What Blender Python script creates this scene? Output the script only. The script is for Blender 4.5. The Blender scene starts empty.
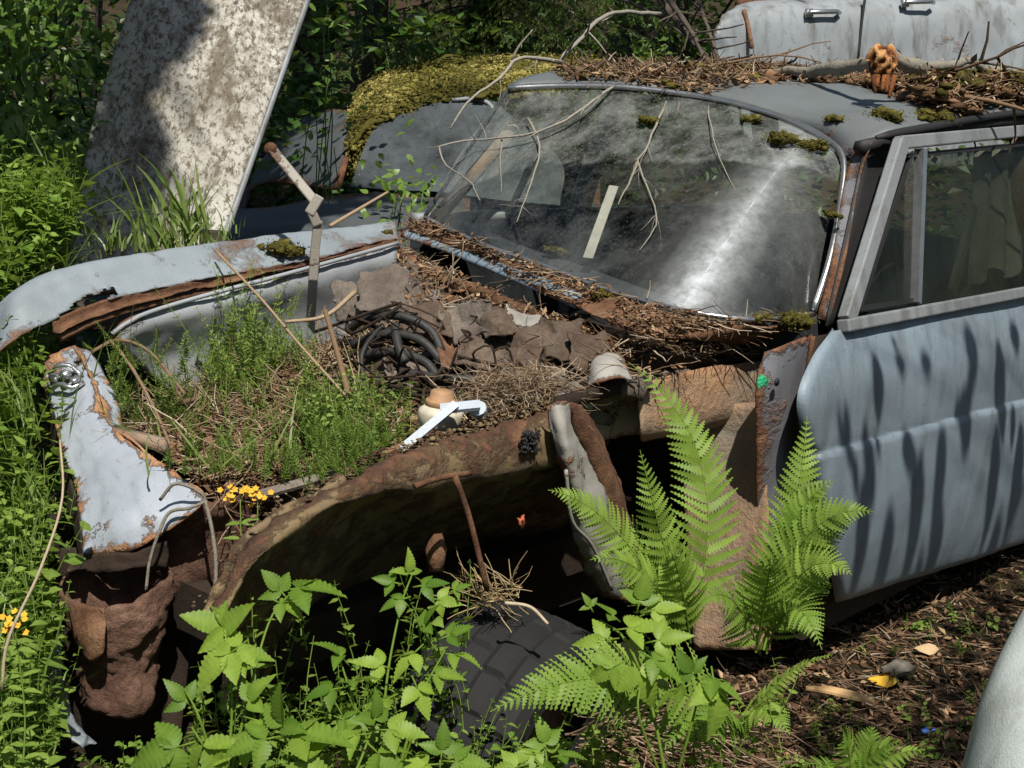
import bpy, math, random
import numpy as np
from mathutils import Vector, Matrix, noise
rnd = random.Random(7)
scene = bpy.context.scene
COL = scene.collection
V = Vector
PI = math.pi

# ------------------------------------------------------------------ camera
FOC = 1500.0
CAM = V((-3.19, -2.26, 1.49))
yaw, pit, rol = [math.radians(a) for a in (52.1, 12.5, 5.7)]
FW = V((math.sin(yaw)*math.cos(pit), math.cos(yaw)*math.cos(pit), -math.sin(pit)))
_r = V((math.cos(yaw), -math.sin(yaw), 0)); _u = _r.cross(FW)
RT = (math.cos(rol)*_r + math.sin(rol)*_u).normalized()
UP = (-math.sin(rol)*_r + math.cos(rol)*_u).normalized()

def ray(u, v): return FW + RT*((u-512)/FOC) + UP*((384-v)/FOC)
def at(u, v, d): return CAM + ray(u, v)*d
def _on(ax, u, v, val):
    r = ray(u, v); return CAM + r*((val-CAM[ax])/r[ax])
def onx(u, v, x): return _on(0, u, v, x)
def ony(u, v, y): return _on(1, u, v, y)
def onz(u, v, z): return _on(2, u, v, z)
def pj(p):
    d = p-CAM; z = d.dot(FW)
    if z < .05: return (-9999, -9999, z)
    return (512+FOC*d.dot(RT)/z, 384-FOC*d.dot(UP)/z, z)
def inpoly(x, y, poly):
    c = False; n = len(poly)
    for i in range(n):
        x1, y1 = poly[i]; x2, y2 = poly[(i+1) % n]
        if (y1 > y) != (y2 > y) and x < (x2-x1)*(y-y1)/(y2-y1)+x1: c = not c
    return c

SUN = V((-.36, -.36, .86)).normalized()      # towards the sun

cd = bpy.data.cameras.new('camera'); cam = bpy.data.objects.new('camera', cd); COL.objects.link(cam)
cd.sensor_fit = 'HORIZONTAL'; cd.sensor_width = 36; cd.lens = FOC*36/1024
cd.clip_end = 500; cd.clip_start = .05
M = Matrix(((RT.x, UP.x, -FW.x), (RT.y, UP.y, -FW.y), (RT.z, UP.z, -FW.z))).to_4x4()
M.translation = CAM; cam.matrix_world = M
scene.camera = cam

# ------------------------------------------------------------------ light
w = bpy.data.worlds.new('World'); scene.world = w; w.use_nodes = True
nt = w.node_tree; bg = nt.nodes['Background']
sk = nt.nodes.new('ShaderNodeTexSky'); sk.sky_type = 'NISHITA'; sk.sun_disc = False
sk.sun_elevation = math.asin(SUN.z); sk.sun_rotation = math.atan2(SUN.x, SUN.y)
nt.links.new(sk.outputs[0], bg.inputs[0]); bg.inputs[1].default_value = .062
sl = bpy.data.lights.new('sun', 'SUN'); sl.energy = 5.0; sl.angle = math.radians(.53); sl.color = (1, .95, .86)
so = bpy.data.objects.new('sun', sl); COL.objects.link(so)
so.rotation_euler = SUN.to_track_quat('Z', 'Y').to_euler(); so.location = SUN*20
scene.view_settings.view_transform = 'Standard'; scene.view_settings.look = 'None'
scene.view_settings.exposure = .4; scene.view_settings.gamma = 1
scene.cycles.max_bounces = 8; scene.cycles.transparent_max_bounces = 24
scene.cycles.diffuse_bounces = 4; scene.cycles.glossy_bounces = 3; scene.cycles.transmission_bounces = 6
scene.cycles.caustics_reflective = False; scene.cycles.caustics_refractive = False
scene.cycles.sample_clamp_indirect = 8

# ------------------------------------------------------------------ materials
class NT:
    def __init__(s, name):
        s.m = bpy.data.materials.new(name); s.m.use_nodes = True; s.t = s.m.node_tree
        s.t.nodes.clear(); s.out = s.n('ShaderNodeOutputMaterial')
        s.co = s.n('ShaderNodeTexCoord').outputs['Object']
    def n(s, t, **k):
        o = s.t.nodes.new(t)
        for a, b in k.items(): setattr(o, a, b)
        return o
    def l(s, a, b): s.t.links.new(a, b)
    def noise(s, scale, detail=5, rough=.6, vec=None, stretch=None, dist=0):
        n = s.n('ShaderNodeTexNoise'); n.inputs['Scale'].default_value = scale
        n.inputs['Detail'].default_value = detail; n.inputs['Roughness'].default_value = rough
        n.inputs['Distortion'].default_value = dist
        c = vec or s.co
        if stretch:
            mp = s.n('ShaderNodeMapping'); mp.inputs['Scale'].default_value = stretch
            s.l(c, mp.inputs[0]); c = mp.outputs[0]
        s.l(c, n.inputs['Vector']); return n.outputs['Fac']
    def ramp(s, fac, stops):
        r = s.n('ShaderNodeValToRGB'); e = r.color_ramp.elements
        while len(e) < len(stops): e.new(.5)
        for i, (p, c) in enumerate(stops):
            e[i].position = p; e[i].color = (*c, 1) if isinstance(c, tuple) else (c, c, c, 1)
        s.l(fac, r.inputs[0]); return r.outputs[0]
    def mix(s, fac, a, b, mode='MIX'):
        m = s.n('ShaderNodeMix', data_type='RGBA', blend_type=mode)
        for sock, v in ((m.inputs[0], fac), (m.inputs[6], a), (m.inputs[7], b)):
            if isinstance(v, (int, float)): sock.default_value = v if sock == m.inputs[0] else (v, v, v, 1)
            elif isinstance(v, tuple): sock.default_value = (*v, 1)
            else: s.l(v, sock)
        return m.outputs[2]
    def math(s, op, a, b=0.):
        m = s.n('ShaderNodeMath', operation=op)
        for i, v in enumerate((a, b)):
            if isinstance(v, (int, float)): m.inputs[i].default_value = v
            else: s.l(v, m.inputs[i])
        return m.outputs[0]
    def attr(s, name='var'):
        return s.n('ShaderNodeAttribute', attribute_name=name).outputs['Fac']
    def bump(s, h, strength=.3, dist=.01):
        b = s.n('ShaderNodeBump'); b.inputs['Strength'].default_value = strength; b.inputs['Distance'].default_value = dist
        s.l(h, b.inputs['Height']); return b.outputs[0]
    def prin(s, col, rough=.6, metal=0., spec=.5, normal=None, out=True):
        p = s.n('ShaderNodeBsdfPrincipled')
        for k, v in (('Base Color', col), ('Roughness', rough), ('Metallic', metal), ('Specular IOR Level', spec)):
            if isinstance(v, tuple): p.inputs[k].default_value = (*v, 1)
            elif isinstance(v, (int, float)): p.inputs[k].default_value = v
            else: s.l(v, p.inputs[k])
        if normal: s.l(normal, p.inputs['Normal'])
        if out: s.l(p.outputs[0], s.out.inputs[0])
        return p.outputs[0]

def paint(name, base, rust=.5, scale=4., rough=.42, dirt=.35, streak=True, base2=None, rustcol=None, soft=.04, spot=None, edge=.30):
    """weathered car paint: rust fraction 0..1, grime and lichen speckle"""
    t = NT(name)
    b2 = base2 or tuple(c*.72 for c in base)
    n1 = t.noise(2.2, 4, .6); n2 = t.noise(scale, 8, .68, dist=.4); n3 = t.noise(60, 4, .7); n4 = t.noise(17, 6, .7)
    col = t.mix(t.ramp(n1, [(.35, 0.), (.68, 1.)]), base, b2)
    if streak:
        ns = t.noise(9, 6, .65, stretch=(1, 1, .12))
        col = t.mix(t.math('MULTIPLY', t.ramp(ns, [(.48, 0.), (.75, 1.)]), dirt), col, (.055, .05, .035))
    sp = t.ramp(n3, [(.62, 0.), (.7, 1.)])
    col = t.mix(t.math('MULTIPLY', sp, dirt*.9), col, (.09, .08, .055))
    rc = rustcol or [(.3, (.035, .017, .011)), (.5, (.125, .055, .028)), (.7, (.235, .125, .065))]
    rcol = t.ramp(n4, rc)
    th = .80-.62*rust
    e_ = t.math('MULTIPLY', t.math('SUBTRACT', t.attr(), .5), edge)
    mask = t.ramp(t.math('ADD', e_, t.math('ADD', t.math('MULTIPLY', n2, .72), t.math('MULTIPLY', n4, .28))), [(max(0, th-soft), 0.), (min(1, th+soft), 1.)])
    col = t.mix(mask, col, rcol)
    ro = t.math('ADD', t.math('MULTIPLY', mask, .4), t.math('ADD', rough, t.math('MULTIPLY', n1, .15)))
    n5 = t.noise(190, 3, .8); col = t.mix(t.math('MULTIPLY', t.ramp(n5, [(.45, 0.), (.75, 1.)]), .3), col, t.mix(.5, col, (.03, .025, .02)))
    h = t.math('ADD', t.math('MULTIPLY', mask, t.math('ADD', .35, t.math('MULTIPLY', n3, 1.2))), t.math('ADD', t.math('MULTIPLY', n2, .12), t.math('MULTIPLY', n5, .12)))
    if spot:
        vm = t.n('ShaderNodeVectorMath', operation='DISTANCE'); t.l(t.co, vm.inputs[0]); vm.inputs[1].default_value = spot[0]
        dm = t.math('ADD', vm.outputs['Value'], t.math('MULTIPLY', t.math('SUBTRACT', t.noise(48, 5, .75), .5), spot[1]*2.6))
        col = t.mix(t.ramp(t.math('DIVIDE', dm, spot[1]*2), [(.42, 1.), (.5, 0.)]), col, spot[2])
    t.prin(col, ro, 0, .4, t.bump(h, .9, .010)); return t.m

def rusty(name, cols, scale=14, bump=.9, rough=.9):
    t = NT(name); n = t.noise(scale, 8, .7); n2 = t.noise(3.2, 5, .6, dist=.5); n3 = t.noise(110, 4, .75)
    col = t.ramp(t.math('ADD', t.math('MULTIPLY', n, .6), t.math('MULTIPLY', n2, .4)), [(.3+.4*i/(len(cols)-1), c) for i, c in enumerate(cols)])
    col = t.mix(t.math('MULTIPLY', t.ramp(n3, [(.5, 0.), (.7, 1.)]), .45), col, (.03, .016, .01))
    n4 = t.noise(38, 7, .78, dist=.3); col = t.mix(t.math('MULTIPLY', t.ramp(n4, [(.48, 0.), (.62, 1.)]), .55), col, t.mix(.6, col, cols[0]))
    n5 = t.noise(240, 2, .8); n = t.math('ADD', n, t.math('ADD', t.math('MULTIPLY', n4, .8), t.math('MULTIPLY', n5, .25)))
    t.prin(col, rough, 0, .25, t.bump(t.math('ADD', t.math('MULTIPLY', n, 1.), t.math('MULTIPLY', n3, .5)), bump, .008)); return t.m

def leafm(name, a, b, trans=.35, rough=.42, spec=.4, spots=0.):
    t = NT(name); v = t.attr(); n = t.noise(55, 3, .6)
    col = t.mix(v, a, b)
    col = t.mix(t.math('MULTIPLY', t.ramp(n, [(.4, 0.), (.7, 1.)]), .25), col, tuple(c*.6 for c in a))
    if spots: col = t.mix(t.math('MULTIPLY', t.ramp(t.noise(130, 3, .7), [(.66, 0.), (.72, 1.)]), spots), col, (.10, .06, .015))
    p = t.prin(col, rough, 0, spec, t.bump(n, .25, .003), out=False)
    tr = t.n('ShaderNodeBsdfTranslucent')
    t.l(t.mix(.5, col, t.mix(.5, col, (.55, .75, .08)), 'MIX'), tr.inputs[0])
    mx = t.n('ShaderNodeMixShader'); mx.inputs[0].default_value = trans
    t.l(p, mx.inputs[1]); t.l(tr.outputs[0], mx.inputs[2]); t.l(mx.outputs[0], t.out.inputs[0]); return t.m

def varm(name, stops, rough=.85, spec=.2, bscale=80, bump=.5, bdist=.004):
    """colour picked by per-piece attribute var (twigs, flakes, bark, moss)"""
    t = NT(name); n = t.noise(bscale, 5, .7)
    f = t.math('ADD', t.attr(), t.math('MULTIPLY', t.math('SUBTRACT', n, .5), .35))
    t.prin(t.ramp(f, stops), rough, 0, spec, t.bump(n, bump, bdist)); return t.m

def glassm(name, tint, dirt, dirtcol, gl_rough=.16, streak=(1, 1, .25), lo=.42, hi=.8, refl=.5, fine=.5, glare=None, upper_light=None):
    t = NT(name)
    tr = t.n('ShaderNodeBsdfTransparent'); tr.inputs[0].default_value = (*tint, 1)
    d1 = t.noise(3.2, 6, .62, stretch=streak); d2 = t.noise(26, 5, .75); d3 = t.noise(150, 3, .8)
    m = t.math('ADD', t.math('MULTIPLY', d1, .62), t.math('ADD', t.math('MULTIPLY', d2, .24), t.math('MULTIPLY', d3, .14)))
    mk = t.math('MULTIPLY', t.ramp(m, [(lo, 0.), (hi, 1.)]), dirt)
    mk = t.math('ADD', mk, t.math('MULTIPLY', t.ramp(d3, [(.6, 0.), (.75, 1.)]), fine*.25))
    dcol = t.mix(d2, dirtcol, tuple(c*.7 for c in dirtcol))
    if glare:      # painted sun smear across the glass from A to B, with one glint line
        A, B = glare; ab = (B-A); L = ab.length; ab = ab/L
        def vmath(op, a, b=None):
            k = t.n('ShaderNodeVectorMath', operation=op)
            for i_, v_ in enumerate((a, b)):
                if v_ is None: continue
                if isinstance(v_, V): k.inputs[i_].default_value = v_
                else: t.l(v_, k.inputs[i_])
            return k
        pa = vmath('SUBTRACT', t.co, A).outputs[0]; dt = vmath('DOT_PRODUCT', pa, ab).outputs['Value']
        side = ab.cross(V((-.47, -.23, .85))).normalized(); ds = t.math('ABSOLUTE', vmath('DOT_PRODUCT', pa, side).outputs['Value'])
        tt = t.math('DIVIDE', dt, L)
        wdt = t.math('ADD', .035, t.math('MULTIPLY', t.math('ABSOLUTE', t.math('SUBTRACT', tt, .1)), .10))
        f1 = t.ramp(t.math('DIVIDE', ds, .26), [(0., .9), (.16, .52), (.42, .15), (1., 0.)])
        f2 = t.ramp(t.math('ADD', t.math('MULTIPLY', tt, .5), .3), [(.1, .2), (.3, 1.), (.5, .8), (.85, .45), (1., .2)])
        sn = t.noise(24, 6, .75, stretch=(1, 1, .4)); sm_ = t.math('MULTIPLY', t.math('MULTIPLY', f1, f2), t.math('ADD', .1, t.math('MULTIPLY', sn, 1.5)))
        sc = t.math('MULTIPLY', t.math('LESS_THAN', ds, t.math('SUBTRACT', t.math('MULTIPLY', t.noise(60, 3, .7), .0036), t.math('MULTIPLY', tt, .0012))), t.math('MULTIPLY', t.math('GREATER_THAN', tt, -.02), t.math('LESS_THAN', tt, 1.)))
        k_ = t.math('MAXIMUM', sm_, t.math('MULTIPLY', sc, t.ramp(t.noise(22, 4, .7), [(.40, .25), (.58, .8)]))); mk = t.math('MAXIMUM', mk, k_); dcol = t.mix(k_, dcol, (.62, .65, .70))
    di = t.n('ShaderNodeBsdfDiffuse'); t.l(t.mix(0., dcol, dcol) if glare else t.mix(d2, dirtcol, tuple(c*.7 for c in dirtcol)), di.inputs[0])
    if glare:  # paler upper glass painted in for light from the far windows
        A2, B2 = upper_light; l2 = (B2-A2).normalized(); n2_ = V((-.47, -.13, .86)); up2 = l2.cross(n2_).normalized(); up2 = up2 if up2.z > 0 else -up2
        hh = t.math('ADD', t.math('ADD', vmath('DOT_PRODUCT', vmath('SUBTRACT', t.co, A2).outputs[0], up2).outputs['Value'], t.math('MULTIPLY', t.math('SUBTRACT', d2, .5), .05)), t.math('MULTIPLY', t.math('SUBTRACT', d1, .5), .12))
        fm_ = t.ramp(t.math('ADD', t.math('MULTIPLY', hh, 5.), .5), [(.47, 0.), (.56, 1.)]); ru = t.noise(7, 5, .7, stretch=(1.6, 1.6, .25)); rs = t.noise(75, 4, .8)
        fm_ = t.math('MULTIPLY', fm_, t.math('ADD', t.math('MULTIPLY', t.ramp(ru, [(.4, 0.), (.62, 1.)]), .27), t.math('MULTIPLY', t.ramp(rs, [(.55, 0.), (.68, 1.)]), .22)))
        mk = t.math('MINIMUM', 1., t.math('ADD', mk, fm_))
    m1 = t.n('ShaderNodeMixShader'); t.l(mk, m1.inputs[0]); t.l(tr.outputs[0], m1.inputs[1]); t.l(di.outputs[0], m1.inputs[2])
    g = t.n('ShaderNodeBsdfGlossy'); t.l(t.math('ADD', gl_rough, t.math('MULTIPLY', d2, .1)), g.inputs['Roughness'])
    fr = t.n('ShaderNodeFresnel'); fr.inputs[0].default_value = 1.5
    m2 = t.n('ShaderNodeMixShader'); t.l(t.math('MULTIPLY', fr.outputs[0], refl*2), m2.inputs[0])
    t.l(m1.outputs[0], m2.inputs[1]); t.l(g.outputs[0], m2.inputs[2]); t.l(m2.outputs[0], t.out.inputs[0]); return t.m

def plain(name, col, rough=.6, spec=.4, metal=0., nscale=30, amt=.35, bump=.3):
    t = NT(name); n = t.noise(nscale, 6, .65)
    c = t.mix(t.math('MULTIPLY', t.ramp(n, [(.35, 0.), (.7, 1.)]), amt), col, tuple(x*.45 for x in col))
    t.prin(c, rough, metal, spec, t.bump(n, bump, .004)); return t.m

MAT = {}
MAT['door'] = paint('faded_blue_grey_paint', (.215, .272, .32), .14, 3.5, .34, .6, edge=.2, spot=(tuple(ony(863, 340, -.76)), .010, (.16, .07, .035)), base2=(.18, .225, .262))
MAT['roof'] = paint('grey_roof_paint', (.135, .15, .155), .10, 5, .42, .4, streak=False)
MAT['lip'] = paint('dusty_blue_paint', (.20, .27, .33), .22, 6, .4, .4, streak=False)
MAT['fender'] = paint('rust_bitten_blue_paint', (.235, .272, .30), .36, 2.6, .38, .3, edge=.16, streak=False)
MAT['inner'] = paint('pale_grey_primer', (.31, .33, .35), .30, 4.2, .48, .55, streak=False)
MAT['white'] = paint('pale_blue_white_paint', (.34, .375, .425), .32, 7.5, .40, .5, streak=False, rustcol=[(.3, (.12, .05, .025)), (.5, (.32, .16, .075)), (.7, (.45, .28, .16))], soft=.02)
MAT['post'] = paint('grey_undercoat', (.17, .17, .19), .36, 4.2, .45, .5, spot=(tuple(ony(766, 383, -.722)-V((0, 0, .02))), .020, (.02, .40, .18)))
MAT['shelf'] = paint('rust_stained_primer', (.25, .23, .185), .40, 3.4, .6, .7, edge=.22, rustcol=[(.3, (.16, .06, .025)), (.5, (.33, .15, .06)), (.7, (.42, .25, .12))], soft=.2)
MAT['strip'] = paint('peeling_pale_paint', (.33, .315, .285), .36, 5, .5, .5, rustcol=[(.3, (.07, .03, .02)), (.5, (.17, .075, .04)), (.7, (.24, .12, .06))], soft=.02)
MAT['farcar'] = paint('faded_light_blue_paint', (.27, .295, .315), .27, 1.9, .42, .95, streak=True)  # strong streaks: grime, with shadow streaks put into the colour
MAT['nearcar'] = paint('pale_green_grey_paint', (.55, .60, .58), .12, 3.5, .3, .6)
MAT['darkcar'] = paint('dull_dark_paint', (.07, .08, .085), .35, 2, .5, .5)
MAT['rust'] = rusty('brown_rust', [(.04, .019, .012), (.11, .052, .029), (.20, .105, .058), (.29, .17, .095)])
MAT['apron'] = rusty('olive_brown_rust', [(.035, .018, .011), (.10, .052, .024), (.19, .115, .048), (.22, .145, .07)], 9, 1.1)
MAT['apron'] = paint('flaking_olive_apron', (.185, .128, .06), .44, 10, .7, .7, streak=True, base2=(.12, .082, .045), rustcol=[(.3, (.03, .015, .01)), (.5, (.09, .042, .022)), (.7, (.17, .085, .045))])
MAT['darkrust'] = rusty('dark_flaking_rust', [(.045, .024, .017), (.105, .055, .038), (.18, .10, .07), (.27, .17, .12)], 22, 1.2)
MAT['blackrust'] = rusty('dark_underbody', [(.012, .009, .007), (.03, .02, .014), (.05, .032, .02)], 10, .6)  # near-black brown for the underbody, trough and gap panels
MAT['junk'] = rusty('grey_brown_insulation', [(.045, .034, .027), (.12, .095, .078), (.19, .16, .135), (.25, .215, .185)], 6, .9)
MAT['junkdark'] = rusty('dark_brown_insulation', [(.03, .02, .014), (.075, .05, .035), (.13, .095, .07), (.19, .15, .12)], 9, 1.)
MAT['chrome'] = plain('dull_chrome', (.62, .63, .64), .28, .6, .9, 25, .5)
MAT['alu'] = paint('weathered_frame_paint', (.24, .255, .265), .12, 8, .36, .8, edge=0)
MAT['rubber'] = plain('black_rubber', (.018, .018, .019), .65, .35, 0, 40, .4)
MAT['tyre'] = plain('dusty_black_tyre', (.012, .012, .0125), .8, .35, 0, 22, .5)
MAT['hose'] = plain('black_hose', (.03, .029, .028), .58, .35, 0, 45, .6, .8)
MAT['glint'] = plain('white_glint_line', (.8, .82, .86), .5, .3, 0, 60, .3)  # white made for the painted sun glint line on the windscreen
MAT['plastic'] = plain('yellowed_white_plastic', (.62, .56, .44), .45, .4, 0, 22, .7)
MAT['tan'] = plain('tan_plastic_cap', (.36, .21, .11), .6, .3, 0, 24, .8)
MAT['bluebracket'] = paint('pale_blue_bracket_paint', (.42, .47, .53), .18, 12, .4, .2, streak=False)
MAT['green'] = plain('green_spray_paint', (.02, .42, .19), .6, .3, 0, 40, .4)
MAT['hinge'] = paint('scratched_beige_metal', (.25, .23, .195), .35, 9, .45, .3, streak=False)
MAT['cloth'] = plain('faded_pale_cloth', (.42, .40, .36), .9, .1, 0, 20, .5)
MAT['seat'] = plain('dusty_dark_upholstery', (.045, .05, .058), .8, .2, 0, 12, .5)
MAT['undergrowth'] = leafm('undergrowth_green', (.014, .038, .008), (.06, .11, .02), .3)
MAT['liner'] = plain('stained_headliner', (.17, .17, .15), .9, .1, 0, 6, .5)
MAT['glass'] = glassm('windscreen_glass', (.8, .8, .8), .3, (.3, .3, .3))
MAT['sideglass'] = glassm('grimy_side_glass', (.42, .45, .38), .72, (.022, .026, .014), .06, (1, 1, .10), .40, .62, .22, .10)
MAT['farglass'] = glassm('bright_far_side_glass', (.86, .90, .80), .45, (.26, .28, .22), .1, (1, 1, .3), .40, .8, .4, .4)  # pale olive haze put into the glass for the lit view outside
MAT['mossglass'] = glassm('hazy_far_windscreen', (.30, .34, .36), .75, (.17, .195, .215), .2, (1, 1, .6), .3, .7, .5)
MAT['fern'] = leafm('fern_green', (.11, .215, .024), (.30, .42, .075), .42, .5, .25)
MAT['rasp'] = leafm('bramble_green', (.065, .15, .016), (.27, .39, .055), .42, .48, .25, spots=.35)
MAT['weed'] = leafm('weed_green', (.09, .18, .022), (.25, .34, .07), .35, .5, .2)
MAT['feather'] = leafm('feathery_green', (.12, .21, .035), (.28, .36, .10), .35, .5, .2)
MAT['grass'] = leafm('grass_green', (.09, .18, .025), (.22, .27, .08), .35)
MAT['bush'] = leafm('bush_green', (.04, .10, .015), (.15, .25, .04), .35)
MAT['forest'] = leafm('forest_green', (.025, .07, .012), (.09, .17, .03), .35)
MAT['spruce'] = leafm('spruce_needle_green', (.045, .085, .018), (.13, .18, .045), .2)
MAT['twig'] = varm('dry_twigs', [(0., (.05, .032, .02)), (.5, (.17, .11, .065)), (.8, (.30, .22, .14)), (1., (.42, .35, .26))])
MAT['litter'] = varm('brown_leaf_litter', [(0., (.03, .018, .011)), (.4, (.11, .058, .03)), (.7, (.22, .13, .07)), (1., (.38, .27, .16))])
MAT['straw'] = varm('dry_straw', [(0., (.10, .07, .035)), (.5, (.28, .20, .10)), (1., (.45, .36, .21))])
MAT['lichenwood'] = varm('lichened_dead_wood', [(0., (.06, .05, .036)), (.5, (.19, .17, .135)), (1., (.36, .34, .29))], bscale=60, bump=.9, bdist=.008)
MAT['bark'] = varm('dark_bark', [(0., (.018, .014, .011)), (.5, (.06, .047, .036)), (1., (.13, .11, .09))], bscale=25, bump=1., bdist=.02)
MAT['moss'] = varm('olive_moss', [(0., (.03, .026, .008)), (.5, (.085, .075, .018)), (1., (.19, .165, .04))], .95, .05, 120, .9)
MAT['mossroof'] = varm('golden_moss', [(0., (.035, .034, .009)), (.5, (.13, .115, .027)), (1., (.36, .31, .10))], .95, .05, 90, .9)
MAT['orangewood'] = varm('orange_rotten_wood', [(0., (.05, .018, .008)), (.5, (.26, .095, .028)), (1., (.46, .26, .11))], .8, .2, 35, 1., .01)
MAT['yellow'] = plain('yellow_petals', (.62, .36, .03), .6, .3, 0, 60, .2)
MAT['orange'] = plain('orange_fungus', (.42, .11, .055), .6, .3, 0, 60, .3)
MAT['paleleaf'] = varm('pale_dead_leaf', [(0., (.25, .12, .05)), (.5, (.45, .28, .13)), (1., (.42, .31, .18))], .7)
MAT['blue'] = plain('blue_plastic', (.05, .14, .45), .4, .5)
MAT['plastictrash'] = plain('white_plastic', (.75, .75, .72), .5, .4)
MAT['soil'] = (lambda t: (t.prin(t.mix(t.ramp(t.math('ADD', t.math('MULTIPLY', t.n('ShaderNodeSeparateXYZ').outputs[0], 0.), t.noise(1.4, 6, .7)), [(.40, .1), (.58, .85)]), t.ramp(t.math('ADD', t.math('MULTIPLY', t.noise(5, 6, .7), .6), t.math('MULTIPLY', t.noise(45, 6, .75), .4)),
    [(.3, (.02, .012, .008)), (.5, (.055, .033, .02)), (.7, (.11, .075, .045))]), (.024, .024, .011)), .95, 0, .1, t.bump(t.noise(38, 8, .75), 1., .02)), t.m)[1])(NT('forest_soil'))
def board_mat():
    t = NT('lichen_stained_panel'); n = t.noise(5.5, 8, .72, stretch=(1, 1, .22), dist=.5); n2 = t.noise(26, 7, .75); n3 = t.noise(2.2, 3, .5)
    c = t.mix(t.ramp(n3, [(.4, 0.), (.65, 1.)]), (.44, .425, .385), (.34, .325, .285))
    c = t.mix(t.ramp(t.math('ADD', t.math('MULTIPLY', n, .6), t.math('MULTIPLY', n2, .4)), [(.47, 0.), (.56, .85)]), c, (.10, .08, .055))
    n4 = t.noise(60, 6, .8, stretch=(1, 1, .3)); c = t.mix(t.ramp(n4, [(.50, 0.), (.58, .9)]), c, (.07, .055, .035)); n6 = t.noise(13, 6, .75, stretch=(1, 1, .22), dist=.4); c = t.mix(t.ramp(n6, [(.52, 0.), (.62, .7)]), c, (.12, .095, .065))
    c = t.mix(t.math('MULTIPLY', t.ramp(t.noise(3.4, 6, .7), [(.6, 0.), (.68, 1.)]), .8), c, (.17, .13, .05))
    t.prin(c, .85, 0, .2, t.bump(n2, .6, .006)); return t.m
MAT['board'] = board_mat()

# ------------------------------------------------------------------ mesh helpers
class MB:
    def __init__(s): s.v = []; s.f = []; s.c = []
    def add(s, vs, fs, c=.5):
        o = len(s.v); s.v.extend(vs); s.c.extend([c]*len(vs)) if not isinstance(c, list) else s.c.extend(c)
        s.f.extend([tuple(i+o for i in f) for f in fs])
    def tube(s, pts, r, n=6, c=.5, cap=True, flat=1.):
        pts = [V(p) for p in pts]; k = len(pts)
        rs = r if isinstance(r, (list, tuple)) else [r]*k
        if len(rs) == 2 and k != 2: rs = [rs[0]+(rs[1]-rs[0])*i/(k-1) for i in range(k)]
        vs = []; up = None
        for i in range(k):
            t = (pts[min(i+1, k-1)]-pts[max(i-1, 0)])
            if t.length < 1e-9: t = V((0, 0, 1))
            t.normalize()
            if up is None: up = t.orthogonal().normalized()
            up = (up - t*up.dot(t))
            up = up.normalized() if up.length > 1e-6 else t.orthogonal().normalized()
            b = t.cross(up)
            for j in range(n):
                a = 2*PI*j/n; vs.append(pts[i]+(up*math.cos(a)+b*math.sin(a)*flat)*rs[i])
        fs = [(i*n+j, i*n+(j+1) % n, (i+1)*n+(j+1) % n, (i+1)*n+j) for i in range(k-1) for j in range(n)]
        if cap: fs += [tuple(range(n))[::-1], tuple(range((k-1)*n, k*n))]
        s.add(vs, fs, c)
    def box(s, c0, ax, ay, az, c=.5):
        c0 = V(c0); ax = V(ax); ay = V(ay); az = V(az)
        vs = [c0+ax*i+ay*j+az*k for k in (-1, 1) for j in (-1, 1) for i in (-1, 1)]
        s.add(vs, [(0, 2, 3, 1), (4, 5, 7, 6), (0, 1, 5, 4), (2, 6, 7, 3), (0, 4, 6, 2), (1, 3, 7, 5)], c)
    def blob(s, c0, r, sub=2, amp=.25, fr=3., sq=(1, 1, 1), c=.5, cv=.0):
        vs, fs = ICO[sub]; c0 = V(c0); out = []; cc = []
        off = V((rnd.random()*50, rnd.random()*50, rnd.random()*50))
        for v in vs:
            k = noise.fractal(v*fr*.5+off, 1., 2., 4); d = 1+amp*k*2
            out.append(c0+V((v.x*sq[0], v.y*sq[1], v.z*sq[2]))*r*d); cc.append(min(1, max(0, c+cv*k*2)))
        s.add(out, fs, cc)
    def build(s, name, mat, parent=None, smooth=True, loc=None):
        me = bpy.data.meshes.new(name)
        base = V(loc) if loc is not None else None
        a_ = parent
        while a_ is not None and base is None:
            if '_b' in a_: base = V(a_['_b'])
            a_ = a_.parent
        b = V(base) if base is not None else V((0, 0, 0))
        me.from_pydata([tuple(V(v)-b) for v in s.v], [], s.f)
        a = me.attributes.new('var', 'FLOAT', 'POINT'); a.data.foreach_set('value', np.array(s.c, dtype=np.float32))
        if smooth: me.polygons.foreach_set('use_smooth', np.ones(len(me.polygons), dtype=bool))
        me.materials.append(MAT[mat] if isinstance(mat, str) else mat); me.update()
        o = bpy.data.objects.new(name, me); COL.objects.link(o)
        if parent is not None: o.parent = parent
        elif loc is not None: o.location = b
        return o

def _ico():
    import bmesh
    d = {}
    for k in (1, 2, 3, 4):
        bm = bmesh.new(); bmesh.ops.create_icosphere(bm, subdivisions=k, radius=1)
        d[k] = ([v.co.copy() for v in bm.verts], [tuple(v.index for v in f.verts) for f in bm.faces]); bm.free()
    return d
ICO = _ico()

def tag(o, label=None, cat=None, group=None, kind=None):
    if label: o['label'] = label
    if cat: o['category'] = cat
    if group: o['group'] = group
    if kind: o['kind'] = kind
    return o
def thing(name, label, cat, loc=(0, 0, 0), group=None):
    o = bpy.data.objects.new(name, None); COL.objects.link(o); o.location = loc; o['_b'] = list(loc)
    return tag(o, label, cat, group)

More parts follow.
